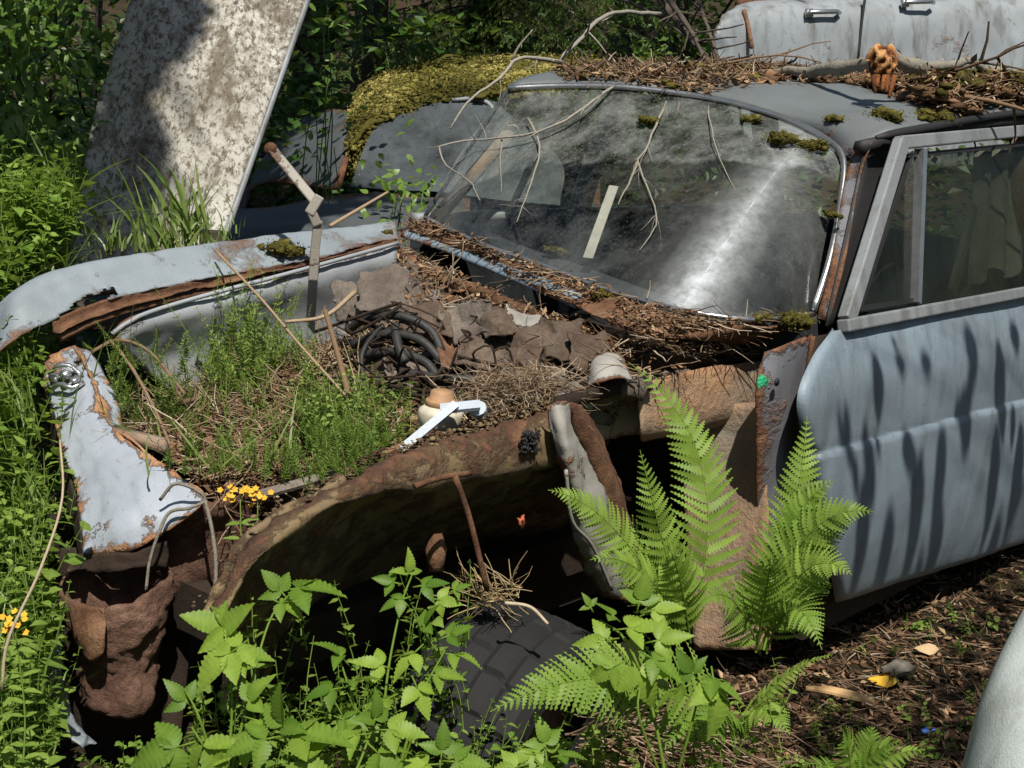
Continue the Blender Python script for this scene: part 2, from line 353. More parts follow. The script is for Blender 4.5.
def cr(pts, n):
    """Catmull-Rom resample"""
    pts = [V(p) for p in pts]; k = len(pts)
    if k == 1: return pts*n
    L = [0]
    for i in range(1, k): L.append(L[-1]+max(1e-6, (pts[i]-pts[i-1]).length))
    out = []
    for j in range(n):
        t = L[-1]*j/(n-1); i = 0
        while i < k-2 and t > L[i+1]: i += 1
        f = (t-L[i])/(L[i+1]-L[i])
        p1, p2 = pts[i], pts[i+1]; p0 = pts[i-1] if i > 0 else p1*2-p2; p3 = pts[i+2] if i+2 < k else p2*2-p1
        out.append(.5*((2*p1)+(p2-p0)*f+(2*p0-5*p1+4*p2-p3)*f*f+(3*p1-p0-3*p2+p3)*f**3))
    return out
def lin(pts, n):
    pts = [V(p) for p in pts]; L = [0]
    for i in range(1, len(pts)): L.append(L[-1]+max(1e-6, (pts[i]-pts[i-1]).length))
    out = []
    for j in range(n):
        t = L[-1]*j/(n-1); i = 0
        while i < len(pts)-2 and t > L[i+1]: i += 1
        out.append(pts[i].lerp(pts[i+1], (t-L[i])/(L[i+1]-L[i])))
    return out
def grid(rows, nu, nv, curve=True, curve_v=None):
    f = cr if curve else lin; g = f if curve_v is None else (cr if curve_v else lin)
    R = [f(r, nu) for r in rows]
    cols = [g([r[j] for r in R], nv) for j in range(nu)]
    return [[cols[j][i] for j in range(nu)] for i in range(nv)]
def patch(name, rows, mat, parent=None, nu=40, nv=24, dent=.006, fr=4., rag=0., ragsides='tblr', thick=.004, curve=True, curve_v=None, hole=None, seed=0, var=None):
    G = grid(rows, nu, nv, curve, curve_v); off = V((seed*7.3, seed*3.1, seed*1.7)); N = []
    for i in range(nv):
        for j in range(nu):
            a = G[i][min(j+1, nu-1)]-G[i][max(j-1, 0)]; b = G[min(i+1, nv-1)][j]-G[max(i-1, 0)][j]
            n = a.cross(b); n = n.normalized() if n.length > 1e-12 else V((0, 0, 1))
            N.append(n)
    mb = MB(); vs = []
    for i in range(nv):
        for j in range(nu):
            p = G[i][j]; n = N[i*nu+j]
            p = p+n*dent*(noise.fractal(p*fr+off, 1., 2., 3)+.22*noise.fractal(p*fr*6+off, 1., 2., 3))
            if rag:
                e = 0
                if 't' in ragsides and i == 0: e = 1
                if 'b' in ragsides and i == nv-1: e = 1
                if 'l' in ragsides and j == 0: e = 1
                if 'r' in ragsides and j == nu-1: e = 1
                if e: p = p+V(noise.noise_vector(p*45+off))*rag+V(noise.noise_vector(p*12+off))*rag
            vs.append(p)
    fs = []
    for i in range(nv-1):
        for j in range(nu-1):
            if hole:
                c = (vs[i*nu+j]+vs[(i+1)*nu+j+1])*.5
                if hole(c): continue
            fs.append((i*nu+j, i*nu+j+1, (i+1)*nu+j+1, (i+1)*nu+j))
    if var is None:      # how near the sheet's border each vertex lies: rust starts there
        var = []
        su = sum((G[nv//2][j+1]-G[nv//2][j]).length for j in range(nu-1)); sv_ = sum((G[i+1][nu//2]-G[i][nu//2]).length for i in range(nv-1))
        for i in range(nv):
            for j in range(nu):
                dd_ = min(min(j, nu-1-j)/(nu-1)*su, min(i, nv-1-i)/(nv-1)*sv_); var.append(.5+.5*math.exp(-dd_/.022))
    mb.add(vs, fs, var); o = mb.build(name, mat, parent)
    if thick:
        m = o.modifiers.new('s', 'SOLIDIFY'); m.thickness = thick; m.offset = 0
    o['_n'] = 0; del o['_n']
    return o, G
def gp(G, a, b):
    """point on a grid by fractions (row a, col b)"""
    nv, nu = len(G), len(G[0]); i = min(nv-2, max(0, int(a*(nv-1)))); j = min(nu-2, max(0, int(b*(nu-1))))
    fi = a*(nv-1)-i; fj = b*(nu-1)-j
    return G[i][j].lerp(G[i][j+1], fj).lerp(G[i+1][j].lerp(G[i+1][j+1], fj), fi)
def gn(G, a, b):
    e = .02; n = (gp(G, a, min(1, b+e))-gp(G, a, max(0, b-e))).cross(gp(G, min(1, a+e), b)-gp(G, max(0, a-e), b)).normalized()
    return n if n.z > 0 else -n
def rv(s=1.): return V((rnd.uniform(-s, s), rnd.uniform(-s, s), rnd.uniform(-s, s)))

# ================================================================== the wreck
car = thing('wrecked_saloon_car', 'faded blue-grey saloon wreck with stripped nose, open engine bay and dusty windscreen', 'wrecked car', (0, 0, .02))

# ---- windscreen
WB = [onz(*p) for p in [(425, 217, 1.0), (480, 243, .985), (540, 264, .975), (600, 287, .965), (650, 302, .96), (700, 313, .955), (760, 319, .95), (812, 313, .945)]]
WT = [ony(*p) for p in [(508, 90, .55), (560, 88, .42), (620, 89, .25), (690, 97, .05), (740, 107, -.12), (790, 123, -.29), (826, 142, -.42), (842, 162, -.495)]]
WMID = []
for i, f in enumerate((.25, .5, .75)):
    row = []
    for j in range(8):
        p = WB[j].lerp(WT[j], f); row.append(p+V((-.5, -.15 if j > 4 else 0, .5))*(.03*4*f*(1-f)))
    WMID.append(row)
glass, GW = patch('windscreen', [WB]+WMID+[WT], 'glass', car, 48, 28, .0015, 3, thick=0)
def gw_at(u, v, o=.025):
    best = None
    for row in GW:
        for p in row:
            q_ = pj(p); d2 = (q_[0]-u)**2+(q_[1]-v)**2
            if best is None or d2 < best[0]: best = (d2, p)
    return at(u, v, (best[1]-CAM).dot(FW)-o)
MAT['glass'] = glassm('dusty_glare_windscreen', (.86, .89, .86), .40, (.34, .36, .34), .12, (1, 1, .45), .42, .78, .40, .8, glare=(gw_at(688, 304, 0), gw_at(781, 168, 0)), upper_light=(gw_at(440, 205, 0), gw_at(760, 168, 0)))
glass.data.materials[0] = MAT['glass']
trim = MB(); loop = cr(WB[::-1][0:1]+[ony(828, 262, -.60), ony(839, 205, -.545)]+WT[::-1], 60)
off = V((-.006, -.006, .006))
trim.tube([p+off for p in loop], .0085, 8); 
trim.tube([p+off+V((0, 0, -.006)) for p in cr(WB[:], 40)], .006, 8)
trim.build('chrome_trim', 'chrome', glass)
lt_ = MB(); lt_.tube([p+off*.5 for p in cr([WB[0], WB[0].lerp(WT[0], .5), WT[0]], 14)], .006, 8); lt_.build('dull_trim', 'seat', glass)
ws = MB(); a0 = onz(690, 306, .965); 
ws_pts = []
for (u, v) in ((686, 300), (710, 268), (740, 224), (765, 190), (781, 168)):
    best = None
    for ia in range(41):
        for jb in range(41):
            p = gp(GW, ia/40, jb/40); q = pj(p); dd = (q[0]-u)**2+(q[1]-v)**2
            if best is None or dd < best[0]: best = (dd, p)
    ws_pts.append(best[1]+V((-.004, -.002, .004)))


# ---- roof
top = [p+V((.004, -.002, .012)) for p in WT]
rows = [top]
for dx, rise in ((.06, .016), (.22, .04), (.5, .062), (.9, .075), (1.4, .065), (1.8, .02), (2.1, -.08)):
    row = []
    for j, p in enumerate(WT):
        e = j/7; x = p.x+dx if j < 7 else p.x+dx
        y = p.y*(1+.18*min(1, dx*2)); z = p.z+rise+.012+(.03*min(1, dx) if j > 5 else 0)
        row.append(V((x, y, z)))
    rows.append(row)
# near edge follows the drip rail
drip = [ony(*p) for p in [(852, 150, -.545), (872, 137, -.585), (920, 127, -.60), (1024, 112, -.60)]]
drip.append(drip[-1]+V((.45, .01, -.03))); drip.append(drip[-1]+V((.4, .03, -.12)))
for r in rows[1:]:
    xx = r[-1].x
    for i in range(len(drip)-1):
        if drip[i].x <= xx <= drip[i+1].x or i == len(drip)-2:
            f = (xx-drip[i].x)/(drip[i+1].x-drip[i].x); r[-1] = drip[i].lerp(drip[i+1], min(1.1, max(0, f))); break
    r[-2] = r[-1].lerp(r[-3], .42)+V((0, 0, .018))
roof, GR = patch('roof', rows, 'roof', car, 40, 40, .004, 2.5, thick=.006, seed=3)
g = MB(); g.tube([p+V((0, -.012, .0)) for p in cr(drip[1:], 24)], [.006]+[.011]*23, 6, flat=.7); g.build('drip_rail', 'rubber', roof)

# ---- near front door
def drow(a, b, y, y2=None):
    p = ony(*a, y); q = ony(*b, y2 if y2 is not None else y); return [p+V((.034, .024, 0)), p+V((.008, .006, 0)), p+(q-p)*.03+V((0, -.001, 0)), p.lerp(q, .5), q, q+(q-p)*.12]
DR = [drow((835, 331), (1024, 294), -.742), drow((816, 358), (1024, 318), -.765), drow((801, 398), (1024, 350), -.785), drow((808, 440), (1024, 386), -.788),
      drow((815, 454), (1024, 400), -.788), drow((817, 460), (1024, 406), -.795), drow((824, 510), (1024, 455), -.797), drow((832, 560), (1024, 505), -.784), drow((838, 596), (1024, 538), -.758), drow((841, 601), (1024, 543), -.735)]
door, GD = patch('front_door', DR, 'door', car, 60, 90, .005, 2.2, thick=.004, seed=5)
fr = MB(); fo = V((0, -.006, 0))
def bar(mb, a, b, wa, n=V((0, -1, 0)), t=.012):
    a = V(a); b = V(b); d = (b-a).normalized(); s = d.cross(n).normalized(); mb.box((a+b)*.5, d*((b-a).length/2), s*wa/2, n*t)
FA = ony(846, 322, -.745); FB = ony(901, 143, -.635); FC = ony(1024, 131, -.635); FC2 = FC+(FC-FB)*.6
nrm = (FB-FA).cross(V((1, 0, 0))).normalized(); nrm = nrm if nrm.y < 0 else -nrm
bar(fr, FA, FB, .043, nrm, .014); bar(fr, FB-V((.012, 0, 0)), FC2, .034, nrm, .0135)
o_ = fr.build('window_frame', 'alu', door, smooth=False); m = o_.modifiers.new('b', 'BEVEL'); m.width = .004; m.segments = 2
si = MB(); S1 = ony(843, 326, -.748); S2 = ony(1024, 292, -.748); bar(si, S1, S2+(S2-S1)*.15, .03, nrm, .016); o_ = si.build('window_sill', 'alu', door, smooth=False); m = o_.modifiers.new('b', 'BEVEL'); m.width = .004; m.segments = 2
dv = MB(); bar(dv, ony(915, 303, -.742), ony(921, 150, -.642), .022, nrm, .013); dv.build('quarter_light_divider', 'chrome', door, smooth=False)
fr2 = MB(); bar(fr2, ony(857, 312, -.732), ony(909, 158, -.633), .012, nrm, .008); bar(fr2, ony(858, 309, -.735), ony(915, 300, -.735), .012, nrm, .008)
bar(fr2, ony(905, 156, -.634), ony(1040, 143, -.634), .010, nrm, .008); fr2.build('window_seal', 'rubber', door, smooth=False)
q = [[ony(853, 314, -.736), ony(916, 304, -.736)], [ony(908, 152, -.630), ony(922, 150, -.630)]]
patch('quarter_light', q, 'sideglass', door, 6, 6, 0, thick=0)
q = [[ony(916, 305, -.736), ony(1060, 280, -.736)], [ony(921, 152, -.630), ony(1060, 138, -.630)]]
patch('window_pane', q, 'sideglass', door, 6, 6, 0, thick=0)
# rear part of the flank, just past the frame
e = [r[-1] for r in DR]
patch('rear_door', [[p+V((.012, 0, 0)), p+V((.5, 0, -.01)), p+V((.95, .03, -.03))] for p in e], 'door', car, 12, 24, .004, thick=.004, seed=6)

# ---- a-pillar, door aperture
patch('windscreen_pillar', [[ony(817, 318, -.63), ony(829, 322, -.66)], [ony(832, 260, -.615), ony(845, 262, -.645)], [ony(845, 180, -.535), ony(860, 180, -.575)], [ony(853, 152, -.52), ony(872, 141, -.575)]], 'post', car, 6, 20, .002, thick=.006)
patch('door_rubber', [[ony(825, 326, -.66), ony(842, 330, -.67)], [ony(842, 250, -.63), ony(868, 252, -.63)], [ony(857, 180, -.57), ony(890, 178, -.585)], [ony(866, 143, -.565), ony(905, 138, -.58)]], 'rubber', car, 5, 16, 0, thick=.004)
patch('hinge_gap_panel', [[ony(806, 338, -.66), ony(850, 330, -.66)], [ony(800, 440, -.68), ony(850, 440, -.68)], [ony(815, 600, -.68), ony(850, 600, -.68)]], 'blackrust', car, 6, 12, 0, thick=.004)
ug = MB(); ug.tube([p+V((0, .03, -.03)) for p in cr(drip[1:], 16)], .020, 6); ug.build('roof_gutter_channel', 'rubber', roof)

# ---- hinge post
post, GP = patch('door_hinge_post', [[ony(766, 352, -.70), ony(790, 343, -.715), ony(812, 334, -.70)], [ony(757, 385, -.705), ony(780, 385, -.725), ony(808, 378, -.70)], [ony(757, 440, -.705), ony(780, 440, -.725), ony(801, 410, -.70)],
      [ony(758, 520, -.70), ony(782, 520, -.72), ony(806, 500, -.70)], [ony(762, 610, -.69), ony(790, 612, -.71), ony(820, 612, -.69)]], 'post', car, 24, 40, .006, 6, rag=.003, ragsides='lr', thick=.005, seed=8)
gs = MB()
for k in range(26):
    b = (rnd.gauss(.28, .17)); a = rnd.gauss(.165, .028); b = min(.7, max(.02, b)); c = gp(GP, a, b)+V((0, -.0065, 0)); r = rnd.uniform(.004, .012)
    n = gn(GP, a, b); n = n if n.y < 0 else -n; t1 = n.orthogonal().normalized(); t2 = n.cross(t1)
    gs.add([c+(t1*math.cos(i*PI/4)+t2*math.sin(i*PI/4))*r*rnd.uniform(.6, 1.2)+n*.0004*k for i in range(8)], [tuple(range(8))])

h = MB(); c = ony(776, 382, -.735); h.tube([c, c+V((0, -.004, 0))], .009, 10); h.build('bolt_hole', 'rubber', post)
ed = MB(); ed.tube(cr([ony(813, 336, -.712), ony(806, 380, -.715), ony(799, 425, -.715), ony(801, 480, -.712), ony(806, 540, -.705)], 20), .006, 6); ed.build('rusty_flange', 'rust', post)

# ---- kick panel, shelf, wheel-house rear
patch('kick_panel', [[onx(680, 408, -.19), onx(772, 402, -.19)], [onx(684, 500, -.23), onx(768, 500, -.23)], [onx(695, 650, -.30), onx(770, 650, -.30)]], 'shelf', car, 14, 30, .01, 5, rag=.004, thick=.005, seed=11)
shelf, GS = patch('scuttle_side_panel', [[ony(638, 384, -.525), ony(700, 369, -.55), ony(758, 361, -.585)], [ony(640, 434, -.545), ony(700, 424, -.56), ony(754, 412, -.59)], [ony(642, 440, -.49), ony(700, 429, -.50), ony(752, 418, -.52)]], 'shelf', car, 30, 16, .006, 5, rag=.003, thick=.005, seed=12)
patch('scuttle_side_recess', [[ony(558, 396, -.50), ony(600, 384, -.50), ony(645, 376, -.50)], [ony(575, 415, -.46), ony(610, 405, -.46), ony(645, 398, -.47)], [ony(590, 440, -.44), ony(612, 437, -.44), ony(645, 434, -.45)]], 'inner', car, 16, 12, .006, 5, rag=.004, thick=.005, seed=13)
fl = MB(); fl.box(ony(597, 393, -.515), (ony(640, 380, -.52)-ony(560, 402, -.52))*.5, V((0, 0, .014)), V((0, .008, 0))); fl.build('black_flange', 'blackrust', car)

# ---- near apron (inner wing) over the wheel
AT = [(205, 620), (222, 592), (240, 553), (268, 528), (300, 508), (340, 485), (372, 463), (430, 444), (500, 425), (552, 407), (572, 398)]
AL = [(213, 628), (231, 601), (250, 565), (278, 541), (306, 520), (344, 502), (392, 490), (440, 486), (500, 477), (548, 468), (575, 460)]
AR = [(250, 690), (262, 650), (285, 615), (310, 585), (335, 560), (370, 540), (405, 527), (450, 520), (505, 514), (555, 508), (585, 505)]
AB = [(290, 760), (300, 720), (320, 690), (340, 650), (365, 620), (400, 595), (430, 580), (470, 575), (520, 570), (570, 570), (600, 560)]
def prow(P, ys): return [ony(u, v, ys[0]+(ys[1]-ys[0])*i/(len(P)-1)) for i, (u, v) in enumerate(P)]
arow = [prow(AT, (-.49, -.49)), [a.lerp(b, .3)+V((0, -.02, .004)) for a, b in zip(prow(AT, (-.49, -.49)), prow(AL, (-.53, -.54)))], prow(AL, (-.53, -.54)), prow(AL, (-.50, -.50)), prow(AR, (-.36, -.36)), prow(AB, (-.10, -.10))]
apron, GA = patch('inner_wing_apron', arow, 'apron', car, 70, 44, .012, 7, rag=.007, thick=.006, seed=15, curve_v=False)
al = MB(); pts = cr([p+V((0, .006, .002)) for p in arow[0]], 120); pts = [p+V(noise.noise_vector(p*30))*.006 for p in pts]
al.tube(pts[:44], [.010*(1+.5*noise.noise(p*25)) for p in pts[:44]], 7)
for k in range(420): al.blob(pts[min(119, int(119*rnd.random()**.8))]+V((rnd.gauss(0, .012), rnd.gauss(.008, .012), rnd.gauss(0, .006))), rnd.uniform(.0015, .0055), 1, .5, sq=(1.3, 1, .6))
al.build('crusted_edge', 'apron', apron)
pa = MB(); c = ony(527, 441, -.535)
for k in range(260): pa.blob(c+V((rnd.uniform(-.026, .026), rnd.uniform(-.014, .0), rnd.uniform(-.022, .022))), rnd.uniform(.002, .0045), 1, .2, sq=(1, .6, 1))
pa.build('tar_patch', 'rubber', apron)
rp = MB(); rp.tube(cr([ony(415, 486, -.58), ony(440, 478, -.58), ony(470, 473, -.58)], 8), .006, 6); rp.tube(cr([ony(455, 476, -.585), ony(470, 520, -.60), ony(487, 590, -.62)], 10), .006, 6)
tag(rp.build('rusty_rod', 'rust', loc=ony(487, 590, -.62)), 'bent rusty rod with a crossbar leaning in front of the wheel arch', 'metal rod')

# hanging torn strip
st, GT = patch('torn_wing_strip', [[ony(548, 408, -.54), ony(556, 404, -.555), ony(566, 404, -.55)], [ony(556, 450, -.56), ony(566, 440, -.585), ony(580, 438, -.55)], [ony(566, 500, -.56), ony(580, 495, -.595), ony(604, 490, -.555)],
      [ony(580, 560, -.55), ony(598, 555, -.585), ony(626, 545, -.555)], [ony(600, 598, -.54), ony(618, 600, -.565), ony(640, 602, -.55)]], 'strip', car, 24, 60, .008, 9, rag=.007, thick=.003, seed=17)
patch('rusty_strip_edge', [[ony(564, 402, -.552), ony(576, 403, -.545), ony(586, 408, -.50)], [ony(578, 438, -.552), ony(594, 436, -.56), ony(606, 446, -.51)], [ony(602, 490, -.558), ony(615, 488, -.56), ony(624, 496, -.51)], [ony(625, 546, -.557), ony(634, 548, -.56), ony(640, 556, -.52)], [ony(640, 600, -.553), ony(646, 600, -.555), ony(650, 602, -.53)]], 'rust', st, 12, 50, .006, 10, rag=.004, thick=.003, seed=18)
wi = MB(); wi.tube(cr([ony(566, 470, -.60), ony(572, 520, -.60), ony(592, 545, -.60), ony(612, 590, -.60)], 20), .004, 5); wi.build('loose_wire', 'strip', st)

# ---- front panel
def dd(l): return [at(*p) for p in l]
fp, GF = patch('front_panel', [dd([(38, 362, 3.42), (56, 354, 3.40), (76, 346, 3.39)]), dd([(47, 398, 3.34), (72, 390, 3.31), (96, 386, 3.29)]), dd([(60, 436, 3.24), (88, 428, 3.20), (111, 424, 3.17)]),
      dd([(70, 470, 3.14), (108, 455, 3.09), (142, 450, 3.06)]), dd([(79, 505, 3.03), (130, 485, 2.98), (182, 478, 2.96)]), dd([(82, 534, 2.96), (132, 520, 2.91), (206, 500, 2.90)]), dd([(83, 553, 2.93), (130, 552, 2.90), (170, 530, 2.89)])], 'white', car, 44, 60, .010, 7, rag=.003, thick=.005, curve=True, seed=20)
patch('front_panel_flange', [dd([(76, 346, 3.39), (96, 386, 3.29), (111, 424, 3.17), (142, 450, 3.06), (182, 478, 2.96), (206, 500, 2.90)]), dd([(92, 352, 3.42), (116, 392, 3.32), (124, 438, 3.20), (152, 462, 3.08), (186, 486, 2.97), (208, 508, 2.9)])], 'white', fp, 40, 6, .006, 7, rag=.003, thick=.004, curve=False, seed=21)
patch('front_panel_side', [dd([(38, 362, 3.42), (60, 436, 3.24), (79, 505, 3.03), (83, 553, 2.93)]), dd([(42, 395, 3.44), (56, 470, 3.3), (72, 520, 3.08), (82, 570, 2.97)])], 'blackrust', fp, 30, 6, .004, thick=.004, curve=False)
cl = MB()
for (u, v, dz) in ((55, 378, 3.34), (66, 374, 3.33), (76, 380, 3.31)): cl.blob(at(u, v, dz), .014, 2, .3, sq=(1, 1, .8))
cl.tube(cr(dd([(48, 392, 3.34), (60, 384, 3.30), (72, 388, 3.29), (84, 382, 3.30)]), 10), .006, 6); cl.tube(cr(dd([(50, 374, 3.37), (58, 366, 3.33), (70, 366, 3.33), (82, 376, 3.32)]), 10), .006, 6)
cl.build('bonnet_latch', 'chrome', fp)
rb = MB(); rb.box(at(140, 439, 3.12), (at(166, 446, 3.08)-at(114, 433, 3.18))*.5, V((0, .008, .012)), V((.01, .006, 0))); rb.build('rusty_brace', 'shelf', fp)
wr = MB(); wr.tube(cr(dd([(160, 500, 2.88), (175, 484, 2.87), (196, 490, 2.87), (205, 500, 2.88), (190, 508, 2.87), (170, 512, 2.87), (160, 530, 2.86), (150, 560, 2.86), (146, 590, 2.86)]), 40), .0035, 5)
wr.tube(cr(dd([(205, 500, 2.88), (212, 530, 2.87), (216, 565, 2.86), (214, 600, 2.86)]), 20), .004, 5); wr.build('mossy_wire', 'lichenwood', fp)

# ---- rusted headlamp bucket
ax_h = (UP*.90-FW*.44+RT*-.05).normalized(); e1 = (RT-ax_h*RT.dot(ax_h)).normalized(); e2 = ax_h.cross(e1)
c0_ = at(117, 578, 2.90); c1_ = at(122, 712, 2.93); HB = []
for i_ in range(9):
    f = i_/8; cc_ = c0_.lerp(c1_, f); r_ = .100*(1-f)**.55*.55+.100*.45+(.006*math.sin(f*9)) if f < 1 else .03
    HB.append([cc_+(e1*math.cos(a_*2*PI/16)+e2*math.sin(a_*2*PI/16))*r_*(1+.08*noise.noise(V((a_*.9, f*3, 4)))) for a_ in range(17)])
    HB[-1][16] = HB[-1][0].copy()
hb, GH = patch('headlamp_bucket', HB, 'darkrust', car, 80, 50, .016, 12, rag=.010, ragsides='t', thick=.004, seed=23)
patch('headlamp_back', [dd([(60, 548, 3.02), (120, 545, 3.03), (190, 535, 3.0)]), dd([(60, 640, 3.05), (120, 640, 3.05), (190, 640, 3.05)]), dd([(80, 740, 3.05), (120, 740, 3.05), (180, 740, 3.05)])], 'blackrust', car, 12, 12, .01, thick=.004)
patch('nose_sheet', [dd([(66, 556, 2.93), (100, 553, 2.91), (140, 550, 2.90), (168, 540, 2.9)]), dd([(66, 574, 2.93), (100, 572, 2.91), (136, 568, 2.90), (166, 566, 2.9)])], 'blackrust', car, 30, 6, .012, 10, rag=.006, thick=.004, seed=27)
patch('flaked_plate', [dd([(68, 600, 2.86), (84, 606, 2.81), (104, 608, 2.785)]), dd([(72, 624, 2.84), (88, 634, 2.795), (106, 636, 2.78)]), dd([(78, 650, 2.84), (90, 662, 2.81), (102, 654, 2.79)])], 'rust', hb, 14, 14, .006, 9, rag=.004, thick=.003, seed=25)
patch('torn_grille_edge', [dd([(56, 632, 2.86), (62, 630, 2.88)]), dd([(52, 665, 2.84), (62, 668, 2.87)]), dd([(56, 700, 2.82), (68, 705, 2.85)]), dd([(66, 730, 2.80), (80, 732, 2.84)]), dd([(82, 748, 2.79), (96, 745, 2.82)])], 'fender', car, 8, 30, .01, 12, rag=.005, thick=.004, seed=26)
rl = MB()
bar(rl, at(252, 497, 2.92), at(334, 474, 3.0), .020, V((-.3, -.3, .9)).normalized(), .004)
rl.build('loose_flat_strip', 'junk', car, smooth=False)
patch('ragged_corner', [dd([(150, 545, 2.93), (180, 515, 2.93), (215, 505, 2.95), (262, 494, 2.99)]), dd([(158, 570, 2.96), (185, 550, 2.97), (215, 535, 2.99), (255, 520, 3.02)]), dd([(170, 600, 3.0), (195, 590, 3.02), (222, 580, 3.04), (250, 560, 3.06)])], 'darkrust', car, 30, 16, .02, 9, rag=.008, thick=.004, seed=29)

# ---- far wing
F0 = [(-6, 330), (4, 300), (30, 283), (70, 270), (150, 252), (250, 239), (320, 231), (392, 222)]   # silhouette
F1 = [(-4, 345), (14, 310), (40, 300), (80, 290), (150, 272), (250, 254), (320, 245), (396, 230)]
F2 = [(-4, 352), (24, 334), (52, 321), (92, 304), (150, 290), (250, 270), (320, 257), (398, 238)]
F3 = [(0, 360), (30, 345), (60, 333), (98, 315), (153, 299), (250, 277), (320, 261), (398, 241)]
yrow = lambda P, y, d=0: [ony(u, v, y) for u, v in P]
holeP = [(50, 332), (60, 314), (80, 299), (112, 288), (118, 292), (104, 303), (84, 316), (66, 332)]
def fhole(c): q = pj(c); return inpoly(q[0]+3*noise.noise(c*60), q[1]+3*noise.noise(c*60+V((5, 5, 5))), holeP)
F00 = [p+V((0, .12, -.10)) for p in yrow(F0, .72)]
patch('wing_channel', [yrow(F2[2:], .602), [a.lerp(b, .5)+V((0, .01, -.012)) for a, b in zip(yrow(F2[2:], .60), yrow(F3[2:], .575))], yrow(F3[2:], .572)], 'rust', car, 90, 10, .006, 8, rag=.003, thick=.003, seed=35)
fw_, GFW = patch('far_wing', [F00, yrow(F0, .72), yrow(F1, .655), yrow(F2, .60)], 'fender', car, 110, 44, .008, 5, rag=.003, ragsides='b', thick=.004, hole=fhole, seed=31)
gut = MB(); gut.tube(cr([ony(u, v+5, .585) for u, v in F3[2:]], 30), .010, 6); gut.build('wing_gutter', 'rust', fw_)
I0 = [(112, 332), (135, 315), (200, 296), (290, 272), (398, 242)]
I1 = [(118, 345), (140, 328), (205, 312), (290, 290), (396, 262)]
I2 = [(140, 365), (165, 352), (215, 345), (290, 325), (392, 300)]
I3 = [(182, 400), (200, 395), (230, 390), (300, 370), (390, 340)]
patch('far_inner_wing', [yrow(I0, .55), yrow(I1, .53), yrow(I2, .56), yrow(I3, .56)], 'inner', car, 60, 24, .012, 4, rag=.002, thick=.004, seed=33)
iw = MB(); iw.tube(cr(yrow([(112, 334), (140, 316), (200, 297), (290, 273), (398, 243)], .535), 24), .006, 6); iw.build('inner_wing_lip', 'inner', car)
dp = MB(); dp.tube(cr(dd([(92, 352, 3.4), (118, 340, 3.44), (150, 352, 3.46), (185, 395, 3.4), (212, 440, 3.3), (240, 480, 3.2), (255, 500, 3.1)]), 30), .0045, 5); dp.build('loose_cable', 'twig', car)

# ---- hinge arm on the far wing
ha = MB(); b0 = ony(313, 281, .50); D0 = (b0-CAM).dot(FW)
P3 = [b0, at(315, 250, D0-.01), at(318, 222, D0-.02)]
for a_, b_ in zip(P3[:-1], P3[1:]): bar(ha, a_, b_+(b_-a_)*.06, .024, (-FW+RT*.4).normalized(), .006)
bar(ha, at(316, 203, D0-.03), at(271, 148, D0), .026, (-FW+RT*.3+UP*.3).normalized(), .005)
bar(ha, at(318, 226, D0-.025), at(310, 208, D0-.035), .024, -FW, .007); bar(ha, at(309, 214, D0-.036), at(320, 196, D0-.034), .026, -FW, .006)
ho = ha.build('bonnet_hinge_arm', 'hinge', car, smooth=False); m = ho.modifiers.new('b', 'BEVEL'); m.width = .0035; m.segments = 2
hm = MB(); c = at(271, 149, D0-.0); hm.tube([c+FW*-.009, c+FW*.009], .0165, 12); hm.build('hinge_pivot', 'rust', car)

# ---- cowl / scuttle
CB = [onz(*p) for p in [(404, 231, .955), (440, 243, .95), (480, 259, .945), (520, 276, .94), (556, 291, .935), (578, 301, .93)]]
patch('scuttle_lip', [[p+V((.03, .012, .012)) for p in CB], [p+V((.012, .0, .014)) for p in CB], [p+V((-.022, -.012, -.004)) for p in CB], [p+V((-.026, -.014, -.014)) for p in CB]], 'lip', car, 40, 10, .003, 6, thick=.004, seed=41, curve_v=False)
CR0 = [p+V((-.02, -.01, -.012)) for p in WB]
CR1 = [onz(*p) for p in [(398, 230, .955), (455, 250, .945), (510, 276, .935), (565, 300, .93), (610, 322, .92), (655, 336, .915), (705, 340, .90)]]+[ony(768, 346, -.555)]
patch('scuttle_panel', [CR0, [a.lerp(b, .5)-V((0, 0, .004)) for a, b in zip(CR0, CR1)], CR1], 'rust', car, 40, 14, .008, 6, thick=.004, seed=42)
CR2 = [onz(*p) for p in [(386, 248, .90), (440, 276, .885), (500, 302, .875), (560, 327, .865), (610, 348, .86), (655, 360, .845)]]+[ony(702, 366, -.488), ony(752, 362, -.535)]
CR1b = [p+V((.05, .03, -.10)) for p in CR1[:5]]+[p+V((.01, .01, -.04)) for p in CR1[5:]]
patch('scuttle_trough', [CR1b, [a.lerp(b, .5)-V((0, 0, .03)) for a, b in zip(CR1b, CR2)], CR2], 'blackrust', car, 40, 14, .01, 6, thick=.004, seed=43)
rail = MB(); pts = cr(CR2, 60); pts = [p+V(noise.noise_vector(p*14))*.008 for p in pts]; rail.tube(pts, [.016, .02], 7); rail.build('bulkhead_rail', 'rust', car)
fb_ = [p+V((.0, .0, -.012)) for p in CR2]
